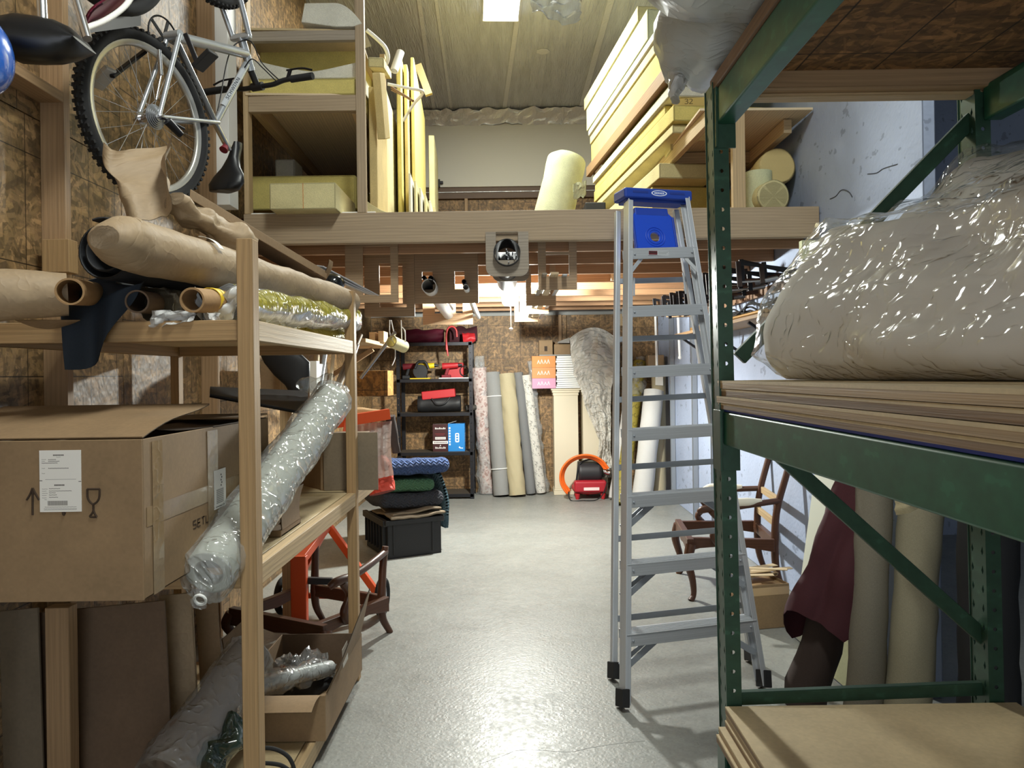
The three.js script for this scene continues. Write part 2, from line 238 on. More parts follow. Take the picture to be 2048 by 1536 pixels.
const wallBack = structGroup('wall_back');
part(wallBack, 'sheathing', box(XL - 0.2, 2.0, 0, CH, ZB - 0.06, ZB - 0.2, 0), M.greyPaint);
for (const [y0, y1] of [[0, 1.215], [1.22, 2.2], [2.45, 3.66]]) for (let i = 0; i < 3; i++) { const x0 = XL + i * 1.22; part(wallBack, 'osb_panel', box(x0 + 0.002, Math.min(x0 + 1.217, XR), y0, y1, ZB, ZB - 0.05, 0.002), M.osbBack); }
part(wallBack, 'header', box(XL, XR, 3.66, 3.8, ZB + 0.04, ZB - 0.05, 0.004), wood(0x6d5a4c));
part(wallBack, 'header_edge', box(XL, XR, 3.735, 3.745, ZB + 0.05, ZB + 0.03, 0.002), M.foilTape);
part(wallBack, 'stud', box(-0.56, -0.52, 2.45, 3.66, ZB + 0.05, ZB, 0.003), M.stud);
part(wallBack, 'stud', box(0.585, 0.625, 1.7, 2.2, ZB + 0.05, ZB, 0.003), M.stud);
part(wallBack, 'upper_panel', box(XL, XR, 3.8, CH, ZB + 0.06, ZB - 0.05, 0.004), M.beige);
part(wallBack, 'latch', [pb(868, 362, 886, 367, 9.26, 0.03), pb(876, 358, 880, 374, 9.25, 0.03)], M.black);

const wallLeft = structGroup('wall_left');
part(wallLeft, 'sheathing', box(XL - 0.2, XL - 0.02, 0, CH, ZF, ZB, 0), M.greyPaint);
for (let i = 0; i < 9; i++) for (const [y0, y1] of [[0, 2.43], [2.434, CH]]) { const z0 = 1.5 - i * 1.22; part(wallLeft, 'osb_panel', box(XL - 0.02, XL, y0, y1, z0 - 0.002, Math.max(z0 - 1.218, ZB), 0.001), M.osb); }
for (const d of [-0.2, 1.3, 2.8, 4.22]) part(wallLeft, 'stud', box(XL, XL + 0.09, 0, CH, -d, -d - 0.04, 0.003), M.stud);
part(wallLeft, 'blocking', box(XL, XL + 0.09, 2.50, 2.54, -1.34, -2.8, 0.003), M.stud);
part(wallLeft, 'blocking', box(XL, XL + 0.09, 2.50, 2.54, 0.2, -1.3, 0.003), M.stud);
part(wallLeft, 'nailer_block', pb(82, 478, 138, 545, 2.74, 0.06), M.pineRack);
part(wallLeft, 'plasterboard', box(XL, XL + 0.16, 2.45, CH, -4.262, -4.40, 0.003), M.white);

const wallRight = structGroup('wall_right');
part(wallRight, 'partition', box(XR, XR + 0.06, 0, CH, -3.32, ZB - 0.2, 0.006), M.bluePaint);
// assumed side bay past the partition end, shaped to stay dark there
part(wallRight, 'shade_bay_back', box(XR + 0.06, 4.6, 0, CH, -6.6, -6.75, 0), M.bluePaint); part(wallRight, 'shade_bay_side', box(4.6, 4.75, 0, CH, ZF + 0.2, -6.75, 0), M.bluePaint);
part(wallRight, 'crack', [tube([[1660, 398], [1672, 392], [1683, 380], [1698, 384], [1705, 394]].map(([a, b]) => { const [x, y] = ray(a, b), d = (XR - 0.001) / x; return P(a, b, d); }), 0.0025, 24, 5), tube([[1735, 348], [1755, 345], [1765, 338], [1795, 328]].map(([a, b]) => { const [x] = ray(a, b); return P(a, b, (XR - 0.001) / x); }), 0.002, 20, 5)], S(0x4a4d58, 0.9));
const wallFront = structGroup('wall_front');   // unseen, white to bounce light; its doorway lights the carton and batting
part(wallFront, 'panel', box(XL - 0.2, -1.15, 0, CH, ZF, ZF + 0.2, 0.004), M.white); part(wallFront, 'panel', box(0.75, 4.75, 0, CH, ZF, ZF + 0.2, 0.004), M.white); part(wallFront, 'lintel', box(-1.15, 0.75, 2.4, CH, ZF, ZF + 0.2, 0.004), M.white);
const door = structGroup('unseen_door_1'); part(door, 'jamb', box(-1.15, -1.11, 0, 2.36, ZF - 0.02, ZF + 0.22, 0.003), M.pine); part(door, 'jamb', box(0.71, 0.75, 0, 2.36, ZF - 0.02, ZF + 0.22, 0.003), M.pine); part(door, 'head', box(-1.15, 0.75, 2.36, 2.4, ZF - 0.02, ZF + 0.22, 0.003), M.pine);  // door frame out of view, around the opening placed to light near things

// steel channels and hanging rods on the right wall
for (const [px, y0, y1, w, lab] of [[1343, 640, 1020, 0.05, 'grey steel channel on the pale blue wall next to the standing fabric rolls'], [1387, 640, 1042, 0.06, 'grey steel channel standing on the pale blue wall behind the bare wooden armchair'], [1424, 640, 1060, 0.05, 'grey steel channel on the pale blue wall behind the perforated green upright']]) {
  const [x] = ray(px, 900), d = (XR - 0.05) / x;
  const t = thing('steel_channel', lab, 'steel channel', V(XR - 0.03, 0, -d));
  part(t, 'web', box(XR - 0.012, XR - 0.004, 0, 2.2, -d, -d - w, 0.001), M.galv); part(t, 'flange', box(XR - 0.05, XR - 0.012, 0, 2.2, -d, -d - 0.004, 0.001), M.galv); part(t, 'flange', box(XR - 0.05, XR - 0.012, 0, 2.2, -d - w + 0.004, -d - w, 0.001), M.galv);
}

// ceiling light fixtures
function fixture(x, d0, d1, w, ry, label, nits) {
  const t = thing('ceiling_light', label, 'ceiling light', V(x, CH - 0.07, -(d0 + d1) / 2), { local: true, ry });
  const L = d1 - d0;
  part(t, 'housing', [box(-w / 2, w / 2, 0.02, 0.07, -L / 2, L / 2, 0.006)], M.white);
  part(t, 'end_cap', box(-w / 2 - 0.004, w / 2 + 0.004, -0.002, 0.068, L / 2, L / 2 + 0.012, 0.004), M.white);
  part(t, 'end_cap', box(-w / 2 - 0.004, w / 2 + 0.004, -0.002, 0.068, -L / 2 - 0.012, -L / 2, 0.004), M.white);
  part(t, 'diffuser', box(-w / 2 + 0.004, w / 2 - 0.004, -0.002, 0.02, -L / 2, L / 2, 0.008), S(0xffffff, 0.5, { emissive: LIGHT_TINT, emissiveIntensity: 12 }));
  const a = new THREE.RectAreaLight(LIGHT_TINT, nits, w, L); a.position.set(0, -0.012, 0); a.rotation.x = -Math.PI / 2; a.castShadow = true; t.add(a); a.name = 'lamp_light';
}
fixture(-0.03, 5.55, 6.8, 0.32, 0.045, 'bright ceiling light panel on the foil insulated ceiling', FAR_NITS);
fixture(0.30, 0.75, 2.0, 0.32, 0.045, 'unseen ceiling light panel above the ladder aisle', NEAR_NITS);  // out of view overhead, placed to light the foam fronts and near floor

// ================================================================ mezzanine
const mz = thing('mezzanine', 'timber storage mezzanine with a long front beam over the far half of the room', 'mezzanine', V(0.1, 0, -6.9));
const MB0 = 2.25, MB1 = 2.43, MD = 4.42;
part(mz, 'front_beam', box(-1.57, XR - 0.005, MB0, MB1, -MD, -MD - 0.04, 0.004), M.beam);
part(mz, 'front_beam', box(-1.57, XR - 0.005, MB0 + 0.004, MB1 - 0.002, -MD - 0.042, -MD - 0.08, 0.004), M.beam);
for (let k = 0; k < 9; k++) { const d = 4.66 + k * 0.53; part(mz, 'joist', box(XL + 0.005, XR - 0.005, 2.225, 2.405, -d, -d - 0.04, 0.004), M.joist); }
for (let k = 0; k < 4; k++) { const d = MD + 0.085 + k * 1.22; part(mz, 'deck_panel', box(XL + 0.005, XR - 0.005, 2.407, 2.425, -d, -Math.min(d + 1.217, 9.30), 0.002), M.particle); }
{ const a = P(560, 500, 4.56), b = P(584, 500, 4.56); part(mz, 'post', box(a.x, b.x, 0, 2.225, -4.51, -4.6, 0.003), M.pine); }
part(mz, 'blocking', box(0.83, 0.95, 2.232, 2.30, -6.20, -6.248, 0.003), M.pinePale);
part(mz, 'wall_ledger', box(1.3, 1.38, 2.05, 2.2, ZB + 0.06, ZB + 0.01, 0.003), M.pine);

// lamp under the mezzanine
{ const c = P(1020, 588, 6.5); const t = thing('pull_chain_lamp', 'glowing bare lamp with pull chain under the mezzanine joists', 'lamp', V(c.x, 2.225, c.z));
  part(t, 'lampholder', rod(V(c.x, 2.224, c.z), V(c.x, 2.195, c.z), 0.06, 0.05, 20), M.whiteGloss);
  const pts = [[0.001, -0.085], [0.05, -0.08], [0.068, -0.06], [0.074, -0.02], [0.074, 0.03], [0.06, 0.055], [0.03, 0.06]].map(([a, b]) => new THREE.Vector2(a, b));
  part(t, 'bulb', new THREE.LatheGeometry(pts, 24).translate(c.x, 2.14, c.z), S(0xffffff, 0.4, { emissive: LIGHT_TINT, emissiveIntensity: 14 }));
  part(t, 'pull_chain', [rod(V(c.x + 0.005, 2.08, c.z + 0.06), V(c.x + 0.005, 1.86, c.z + 0.06), 0.004), new THREE.SphereGeometry(0.014, 10, 8).translate(c.x + 0.005, 1.855, c.z + 0.06)], M.white);
  const l = new THREE.PointLight(LIGHT_TINT, BULB_CANDELA); l.position.set(0, 2.13 - 2.225, 0); l.castShadow = true; l.shadow.radius = 3; l.name = 'lamp_light'; t.add(l); }

// ================================================================ on the mezzanine, left: shelving with foam
const DK = 2.43;  // deck top at the front beam
{
  const t = thing('foam_shelving', 'pale timber shelving bay full of yellow foam on the mezzanine', 'shelving', V(-1.22, DK, -5.7));
  const xl0 = P(487, 300, MD).x, xl1 = P(497, 300, MD).x, xr0 = P(713, 300, MD).x, xr1 = P(731, 300, MD).x, dx = -0.14;   // the bay runs back a little to the left
  part(t, 'post', box(xl0, xl1, DK, 4.1, -MD, -MD - 0.07, 0.003), M.pine); part(t, 'post', box(xr0, xr1, DK, 4.4, -MD, -MD - 0.04, 0.003), M.beam);
  for (const [d, top] of [[5.55, 3.85], [6.75, 3.15]]) { const x = xr1 + dx * (d - MD) / 2.3; part(t, 'post', box(x - 0.035, x + 0.005, DK - 0.003, top, -d, -d - 0.05, 0.003), M.pine); }
  part(t, 'post', box(xl0 - 0.06, xl0 - 0.02, DK - 0.003, 3.9, -6.75, -6.8, 0.003), M.pine);
  const hs = P(600, 222, MD).y, ht = P(600, 190, MD).y;
  part(t, 'front_rail', box(xl1, xr0, hs, ht, -MD - 0.005, -MD - 0.045, 0.003), M.beam);
  part(t, 'side_rail', bar(V(xr0 - 0.02, (hs + ht) / 2 - 0.01, -MD - 0.05), V(xr0 + dx - 0.02, (hs + ht) / 2 - 0.01, -6.75), 0.035, 0.085), M.pine);
  part(t, 'side_rail', bar(V(xl1 + 0.03, (hs + ht) / 2, -MD - 0.05), V(xl1 + dx + 0.1, (hs + ht) / 2, -6.75), 0.05, 0.085), M.pine);
  part(t, 'shelf_board', bar(V((xl1 + xr0) / 2, ht + 0.008, -MD - 0.01), V((xl1 + xr0) / 2 + dx, ht + 0.008, -6.8), 0.66, 0.014), S(0xf0dfc0, 0.7, { map: woodMap }));  // board colour lightened to stand in for light bounced onto its underside
  const h2 = P(600, 55, MD).y; part(t, 'upper_rail', box(xl1, xr0, h2 - 0.075, h2 - 0.015, -MD - 0.005, -MD - 0.04, 0.003), M.plyGrey);
  part(t, 'upper_board', bar(V((xl1 + xr0) / 2, h2 - 0.007, -MD - 0.01), V((xl1 + xr0) / 2 + dx, h2 - 0.007, -6.6), 0.68, 0.014), M.ply);
  part(t, 'base_board', box(xl1, xr0 + 0.1, DK - 0.003, DK + 0.012, -MD - 0.03, -MD - 0.09, 0.002), M.white);
}
// foam pieces on the bay (front face in the photo, distance, depth)
const foam = (label, px, mat, o = {}) => single('foam_block', label, 'foam', pb(px[0], px[1], px[2], px[3], px[4], px[5], o.r ?? 0.012), mat, { group: 'foam on the mezzanine' });
{
  const f1 = thing('foam_block', 'large cream foam block with a red marker line overhanging the mezzanine beam', 'foam', P(620, 422, 4.4), { group: 'foam on the mezzanine' });
  part(f1, 'block', pb(538, 366, 672, 418, 4.3, 0.55, 0.008), M.foamC); part(f1, 'marker_line', pb(605, 366, 607, 417, 4.2985, 0.004, 0), S(0xc98a50, 0.8));
  foam('yellow foam slab lying behind the overhanging cream block', [500, 352, 712, 418, 4.9, 0.7], M.foamY);
  foam('small pale foam block standing on the slabs under the shelf board', [549, 318, 590, 366, 5.3, 0.2], M.foamW);
  { const a = P(735, 384, 4.75), z = -4.75, w = 0.18, ys = (x) => 0.09 * Math.pow(1 - x, 1.6) + 0.055; const top = Array.from({ length: 13 }, (_, i) => [i / 12 * w, ys(i / 12)]);
    single('foam_block', 'cream foam offcut with a scooped top beside the shelving post', 'foam', plate([[0, 0], [w, 0], ...top.reverse()], 0.5, [], 0.003).translate(a.x - 0.015, DK + 0.004, z - 0.5), M.foamC, { group: 'foam on the mezzanine' }); }
  foam('yellow foam slab at the bottom of the upper shelf', [498, 158, 712, 190, 4.44, 0.9], M.foamY);
  { // sagging white layer: scooped top
    const a = P(492, 158, 4.5), b = P(712, 158, 4.5), n = 22, top = [], bot = []; for (let i = 0; i <= n; i++) { const u = i / n, y = 0.12 - 0.09 * Math.sin(Math.min(1, u * 1.3) * Math.PI * 0.5 + (u > 0.77 ? 0 : 0)) + (u > 0.6 ? (u - 0.6) * 0.14 : 0); top.push([u * (b.x - a.x), Math.max(0.03, y)]); }
    single('foam_block', 'white padding layer sagging over the yellow slab on the upper shelf', 'foam', plate([[0, 0], [b.x - a.x, 0], ...top.reverse()], 0.9, [], 0.004).translate(a.x, a.y + 0.008, -5.42), M.foamW, { group: 'foam on the mezzanine' }); }
  foam('tall yellow foam block at the back of the upper shelf', [518, 70, 716, 156, 4.72, 0.6], M.foamY);
  { // curved white piece on top
    const a = P(602, 48, 4.4), pts = [[0, 0.03], [0.02, 0.135]]; for (let i = 0; i <= 12; i++) { const u = i / 12; pts.push([0.19 + 0.16 * u, 0.135 - 0.12 * u * u]); } pts.push([0.30, -0.0], [0.2, 0.0]);
    single('foam_block', 'white curved foam piece on the topmost board of the bay', 'foam', plate(pts, 0.3, [], 0.003).translate(a.x, P(600, 55, MD).y + 0.004, -4.72), M.foamW, { group: 'foam on the mezzanine' }); }
  // sheets standing along the aisle side of the bay
  const sheetSpec = [
    [-0.86, 4.75, 5.35, 3.30, 0.05, 'foamT', 'tan foam slab standing against the outside of the shelving bay'],
    [-0.885, 5.2, 6.4, 3.55, 0.03, 'foamC', 'cream foam sheet on edge behind the tan slab'],
    [-0.86, 5.9, 7.1, 4.02, 0.035, 'foamY', 'tall yellow foam sheet on edge beside the bay'],
    [-0.825, 6.05, 7.5, 3.98, 0.03, 'foamT', 'tall tan foam sheet on edge between yellow sheets'],
    [-0.79, 6.2, 7.7, 4.1, 0.03, 'foamY', 'tallest yellow foam sheet facing the aisle'],
    [-0.80, 7.75, 8.6, 3.95, 0.06, 'foamC', 'cream foam sheet standing farthest back along the bay'],
  ];
  for (const [x, d0, d1, top, w, m, lab] of sheetSpec) single('foam_sheet', lab, 'foam', bar(V(x, (DK + top) / 2, -d0), V(x - 0.055 * (d1 - d0), (DK + top) / 2, -d1), w, top - DK, V(0, 1, 0), 0.008), M[m], { group: 'foam sheets on edge on the mezzanine' });
  for (let i = 0; i < 7; i++) single('foam_strip', 'thin white foam strip in the row on edge low beside the bay', 'foam', bar(V(-0.765 + i * 0.021, (DK + 3.02) / 2 - i * 0.008, -5.75 - i * 0.16), V(-0.81 + i * 0.021, (DK + 3.02) / 2 - i * 0.008, -6.9 - i * 0.12), 0.016, 3.02 - DK - i * 0.016, V(0, 1, 0), 0.004), i % 2 ? M.foamC : M.foamW, { group: 'thin foam strips on edge' });
  single('foam_block', 'long cream foam block lying on top of the leaning slabs', 'foam', bar(P(752, 125, 4.75), P(770, 150, 5.9), 0.10, 0.06, V(0, 1, 0), 0.008), M.foamC, { group: 'foam on the mezzanine' });
  single('foam_board', 'tan foam board with a crumpled plastic foot leaning on the bay', 'foam', bar(P(757, 146, 4.62), P(768, 278, 4.75), 0.13, 0.05, V(1, 0, 0.1), 0.006), M.foamT, { group: 'foam on the mezzanine' });
  single('plastic_tube', 'bent white plastic tube sticking up above the foam sheets', 'tube', pipe(P(788, 142, 5.6), P(801, 104, 5.65), 0.03, 0.004), M.whiteGloss);
  single('plastic_hoop', 'white plastic hoop hung on the shelving post', 'hoop', tube([[733, 60], [752, 76], [770, 95], [776, 115], [770, 130], [758, 128]].map(([a, b], i) => P(a, b, 5.0 + i * 0.04)), 0.014, 40, 8), M.whiteGloss);
  single('bent_frame', 'white bent tubing frame jutting out over the aisle from the foam', 'frame', [tube([[775, 168], [815, 176], [842, 181], [846, 184], [842, 192], [829, 206], [806, 242]].map(([a, b], i) => P(a, b, 5.3 + i * 0.03)), 0.011, 60, 8)], M.whiteGloss);
  single('wood_stick', 'dark thin sticks poking out beside the white bent frame', 'stick', [rod(P(783, 175, 5.5), P(826, 202, 5.3), 0.009), rod(P(783, 180, 5.5), P(824, 200, 5.4), 0.006)], M.plyDark);
  single('foam_wedge', 'tan foam wedge poking out beyond the tall sheets', 'foam', bar(P(836, 130, 7.2), P(858, 190, 7.2), 0.07, 0.05, V(0, 0, 1)), M.foamT);
}
// ================================================================ on the mezzanine, right: foam stacks
{
  const A = (h, d) => V(1.06 - 0.115 * (d - 4.8), h, -d);   // left face of the right bay, running back to the left
  const t = thing('foam_shelving', 'open timber shelving bay with long foam sheets along the blue wall', 'shelving', V(1.4, DK, -6.2));
  const post = (px, top, d, w = 0.05) => { const c = P(px, 300, d).x; part(t, 'post', box(c - w / 2, c + w / 2, DK - 0.002, top, -d, -d - 0.045, 0.003), M.pine); };
  post(1290, P(1290, 187, 6.3).y, 6.3, 0.055); post(1197, P(1197, 322, 7.3).y, 7.3, 0.045); post(1478, 3.2, MD + 0.01, 0.075);
  const sh = 2.97;
  part(t, 'side_rail', bar(V(1.19, sh, -MD - 0.03), V(1.06, sh, -6.6), 0.04, 0.09), M.pinePale);
  part(t, 'wall_rail', bar(V(1.72, sh, -MD - 0.2), V(1.72, sh, -6.6), 0.05, 0.085), M.pinePale);
  part(t, 'cross_rail', bar(V(1.17, sh, -5.3), V(1.72, sh, -5.3), 0.04, 0.08), M.pine);
  part(t, 'shelf_board', bar(V(1.48, sh + 0.055, -MD - 0.05), V(1.44, sh + 0.055, -6.7), 0.68, 0.016), S(0xf0dfc0, 0.7, { map: woodMap }));  // same lightened board colour as in the left bay
  part(t, 'upper_rail', bar(A(3.42, 4.9), A(3.42, 7.3), 0.045, 0.09), M.stud);
  part(t, 'back_rail', bar(V(0.82, 3.42, -7.3), V(1.8, 3.42, -7.3), 0.04, 0.09), M.stud);
  part(t, 'back_rail', bar(V(0.82, 2.97, -7.3), V(1.8, 2.97, -7.3), 0.04, 0.09), M.stud);
  const layer = (y0, y1, d0, d1, m, lab, jut = 0, w = 0.62) => single('foam_sheet', lab, 'foam', bar(A((y0 + y1) / 2, d0).add(V(w / 2 + 0.03 - jut, 0, 0)), A((y0 + y1) / 2, d1).add(V(w / 2 + 0.03 - jut, 0, 0)), w, y1 - y0, V(0, 1, 0), 0.01), M[m], { group: 'foam sheets stacked by the blue wall' });
  layer(3.47, 3.66, 4.7, 7.25, 'foamY', 'thick yellow foam sheet resting directly on the upper rail', 0.02); layer(3.663, 3.74, 4.75, 7.25, 'foamC', 'cream foam sheet above the thick yellow sheet', 0.03); layer(3.743, 3.80, 4.6, 7.25, 'foamW', 'bright white foam sheet in the upper stack', 0.045); layer(3.803, 4.02, 5.3, 7.3, 'foamG', 'pale green tinted foam slab near the top of the stack', 0.05); layer(4.025, 4.14, 5.5, 7.35, 'foamC', 'topmost cream foam slab in the stack under the ceiling', 0.06);
  layer(3.03, 3.09, 4.95, 7.2, 'foamC', 'cream foam sheet resting on the shelf board'); layer(3.093, 3.20, 4.9, 7.2, 'foamY', 'yellow foam sheet above the cream one on the shelf board', 0.01); layer(3.203, 3.27, 5.1, 7.2, 'foamY', 'second yellow foam sheet on the shelf board', 0.0); layer(3.273, 3.345, 4.95, 7.2, 'foamW', 'white foam sheet just below the upper rail', 0.02);
  layer(2.44, 2.60, 5.6, 7.2, 'foamC', 'cream foam sheet on the deck under the shelf board', 0.0, 0.5); layer(2.603, 2.80, 5.4, 7.2, 'foamY', 'yellow foam sheet on the deck under the shelf board', 0.0, 0.5); layer(2.803, 2.91, 5.2, 7.2, 'foamC', 'cream foam sheet right under the shelf board', 0.01, 0.4);
  // short blocks with pencilled numbers
  const fb = thing('foam_block', 'brown-yellow foam blocks end with pencilled numbers 32 and 22', 'foam', P(1395, 225, 4.95), { group: 'numbered foam ends' });
  part(fb, 'block', pb(1352, 184, 1440, 222, 4.95, 0.3, 0.006), M.foamT);
  const num = canvasTex(256, 96, (g) => { g.fillStyle = '#c9b06c'; g.fillRect(0, 0, 256, 96); g.strokeStyle = '#3d3220'; g.fillStyle = '#4a3d26'; g.font = '52px sans-serif'; g.fillText('32', 40, 66); g.fillText('22', 170, 74); });
  { const c = P(1396, 203, 4.949), g = new THREE.PlaneGeometry(P(1436, 203, 4.95).x - P(1356, 203, 4.95).x, 0.085).translate(c.x, c.y, c.z + 0.002); part(fb, 'pencil_mark', g, S(0xffffff, 0.9, { map: num })); }
  foam('yellow foam offcut lying below the numbered block', [1358, 224, 1440, 240, 4.9, 0.3], M.foamY);
  foam('pale yellow foam offcut resting on the near end of the side rail', [1400, 226, 1428, 262, 4.6, 0.2], M.foamC); foam('short yellow foam offcut in the middle of the rail', [1340, 262, 1372, 300, 5.15, 0.2], M.foamC);
  // rolls under the shelf
  single('foam_roll', 'short yellow foam roll standing behind the perforated green upright', 'foam roll', roll(V(P(1428, 400, 4.8).x, DK, -4.8), V(P(1428, 400, 4.8).x, P(1428, 350, 4.8).y, -4.8), 0.045, 0.045, { n: 20, m: 4, rim: 0.01, amp: 0.003 }), M.foamY, { group: 'foam rolls' });
  single('foam_roll', 'cream foam roll standing upright beside the mezzanine post', 'foam roll', roll(V(P(1517, 400, 4.75).x, DK, -4.75), V(P(1517, 400, 4.75).x, P(1517, 345, 4.75).y, -4.75), 0.085, 0.085, { n: 28, m: 5, rim: 0.012, amp: 0.003 }), M.foamG, { group: 'foam rolls' });
  single('foam_roll', 'long cream foam roll lying along the blue wall in front', 'foam roll', roll(V(1.62, DK + 0.105, -4.6), V(1.6, DK + 0.105, -5.4), 0.1, 0.1, { n: 28, m: 10, rim: 0.012, amp: 0.008 }), M.foamC, { group: 'foam rolls' });
  single('foam_roll', 'fat tan foam roll sloping up behind the lying cream roll', 'foam roll', roll(V(1.70, 2.76, -4.75), V(1.69, 2.70, -5.5), 0.115, 0.115, { n: 28, m: 10, rim: 0.012, amp: 0.008 }), M.foamT, { group: 'foam rolls' });
  // big tilted roll in the middle with torn end
  const r0 = P(1125, 420, 5.9), r1 = P(1135, 333, 5.7); const big = thing('foam_roll', 'big pale green foam roll tilted at the head of the beam with a torn edge', 'foam roll', V(r0.x, DK, r0.z));
  const a0 = V(r0.x - 0.14, DK + 0.02, r0.z + 0.1), a1 = a0.clone().add(V(0.19, 0.72, -0.25));
  part(big, 'roll', roll(a0, a1, 0.155, 0.155, { n: 36, m: 12, amp: 0.008, rim: 0.015 }), M.foamG);
  part(big, 'torn_flap', sheet(10, 8, (u, v) => { const y = P(1150, 372 + 30 * v, 5.7); return V(y.x - 0.02 + 0.09 * u, y.y + 0.02 * nz(u * 6, v * 5, 1), -5.62 + 0.05 * u * u + 0.02 * nz(u * 5, v * 6, 7)); }, 0.006), M.foamG);
  single('cloth_bundle', 'mauve cloth bundle slumped behind the tilted foam roll', 'cloth', roll(V(0.62, DK + 0.16, -6.05), V(0.78, DK + 0.15, -6.15), 0.14, 0.12, { amp: 0.05, n: 26, m: 8 }), S(0x6b5660, 0.9, { map: weaveMap }));
  single('speaker_box', 'black box standing behind the mauve cloth bundle', 'box', box(0.66, 0.84, DK, 2.96, -6.55, -6.8, 0.01), M.black);
}

// ================================================================ hangers below the mezzanine
function hanger(label, px0, px1, pyb, d, wall, cut, mat, group) {   // U-shaped plywood bracket hung from a joist; cut = [x0,x1,y0,y1] as fractions
  const a = P(px0, pyb, d), b = P(px1, pyb, d), w = b.x - a.x, h = 2.40 - a.y;
  const t = thing('plywood_hanger', label, 'hanger', V((a.x + b.x) / 2, a.y, -d), { group });
  part(t, 'plate', plate(rect(0, 0, w, h), 0.018, cut.map(([x0, x1, y0, y1]) => rect(x0 * w, y0 * h, x1 * w, y1 * h))).translate(a.x, a.y, -d - 0.009), mat); return t;
}
const HG = 'plywood hangers below the mezzanine';
hanger('plywood hanger with a tall window beside the slotted hanger', 692, 797, 606, 4.64, 0, [[0.33, 0.86, 0.1, 0.72]], M.hangerPly, HG);
hanger('plywood hanger with a stepped window in the row behind the first', 730, 830, 634, 5.17, 0, [[0.3, 0.84, 0.12, 0.7]], M.hangerPly, HG);
hanger('wide plywood hanger with two slots carrying a white pipe', 806, 957, 608, 5.18, 0, [[0.26, 0.40, 0.22, 0.5], [0.69, 0.82, 0.22, 0.5]], M.hangerPly, HG);
hanger('wide plywood hanger deeper in the row behind the slotted one', 846, 946, 650, 7.3, 0, [[0.24, 0.42, 0.25, 0.62], [0.66, 0.8, 0.25, 0.62]], M.hangerPly, HG);
hanger('square plywood hanger holding flat strips next to the ladder', 1077, 1154, 580, 4.64, 0, [[0.2, 0.8, 0.2, 0.52], [0.2, 0.8, 0.56, 0.86]], M.hangerPly, HG);
hanger('square plywood hanger second in the row with flat strips', 1052, 1112, 612, 5.72, 0, [[0.18, 0.8, 0.22, 0.8]], M.hangerPly, HG);
hanger('square plywood hanger just beyond the glowing lamp', 1040, 1097, 628, 6.8, 0, [[0.2, 0.8, 0.24, 0.8]], M.hangerPly, HG);
hanger('square plywood hanger farthest along the row toward the back wall', 1029, 1076, 644, 7.86, 0, [[0.2, 0.8, 0.26, 0.8]], M.hangerPly, HG);
{ // strips carried by the right row
  const strip = (x, y, w, h, d0, d1, m, lab) => single('long_strip', lab, 'strip', bar(V(x, y, -d0), V(x - 0.015, y, -d1), w, h), m, { group: 'strips in the plywood hangers' });
  strip(0.205, 2.065, 0.03, 0.012, 4.5, 8.3, M.plyGrey, 'grey wooden strip lying in the square hangers'); strip(0.265, 2.067, 0.05, 0.016, 4.5, 8.2, M.pinePale, 'pale wooden strip lying in the square hangers'); strip(0.33, 2.064, 0.03, 0.01, 4.55, 8.1, M.alu, 'aluminium strip lying in the square hangers');
  strip(0.235, 2.085, 0.06, 0.012, 4.9, 7.9, M.white, 'white board lying on the strips in the square hangers');
  single('plastic_pipe', 'thick white pipe carried in the slotted hanger', 'pipe', pipe(V(-0.545, 2.06, -5.0), V(-0.62, 2.06, -7.6), 0.05, 0.005), M.whiteGloss);
  single('plastic_pipe', 'thin grey pipe carried in the slotted hanger', 'pipe', pipe(V(-0.30, 2.05, -5.0), V(-0.33, 2.05, -7.6), 0.02, 0.003), M.white);
  for (const [x, y, r] of [[-0.53, 2.11, 0.018], [-0.575, 2.115, 0.014], [-0.31, 2.085, 0.016]]) single('black_pipe', 'thin dark pipe end in the slotted hanger', 'pipe', pipe(V(x, y, -4.98), V(x - 0.05, y, -7.4), r, 0.003), M.black, { group: 'dark pipes in the slotted hanger' });
}
// tube of rods in the bracket on the beam
{ const a = P(972, 552, 4.38), b = P(1058, 552, 4.38), w = b.x - a.x, h = MB0 + 0.05 - a.y, r = 0.05, out = [[0, h], [0, r]];
  for (let i = 1; i <= 6; i++) out.push([r - r * Math.cos(i / 6 * 1.571), r - r * Math.sin(i / 6 * 1.571)]); for (let i = 0; i <= 6; i++) out.push([w - r + r * Math.sin(i / 6 * 1.571), r - r * Math.cos(i / 6 * 1.571)]); out.push([w, h]);
  const c = P(1014, 505, 4.36), t = thing('rod_bracket', 'grey plywood bracket with rounded corners screwed below the beam', 'bracket', V((a.x + b.x) / 2, a.y, -4.39));
  const hole = rect(w * 0.24, h * 0.36, w * 0.76, h - 0.001 * 2); part(t, 'front_plate', plate(out, 0.02, [hole]).translate(a.x, a.y, -4.415), M.plyGrey); part(t, 'rear_plate', plate(out.map(([x, y]) => [x, y]), 0.02, [hole]).translate(a.x + 0.02, a.y + 0.06, -5.14), M.plyGrey);
  const p = thing('rod_tube', 'black tube full of thin metal rods in the plywood bracket', 'tube', V(c.x, c.y - 0.08, -4.7)); part(p, 'tube', pipe(V(c.x, c.y, -4.34), V(c.x - 0.01, c.y + 0.02, -5.9), 0.078, 0.004, 32), M.black, 'black plastic tube');
  for (let i = 0; i < 16; i++) { const q = Math.sqrt(rnd()) * 0.055, an = rnd() * 6.28, x = c.x + q * Math.cos(an), y = c.y - 0.018 + q * 0.8 * Math.sin(an); part(p, 'rod', rod(V(x, y, -4.36 - 0.1 * rnd()), V(x - 0.01, y + 0.015, -5.8), 0.004, 0.004, 6), i % 3 ? M.steel : M.chrome); } }

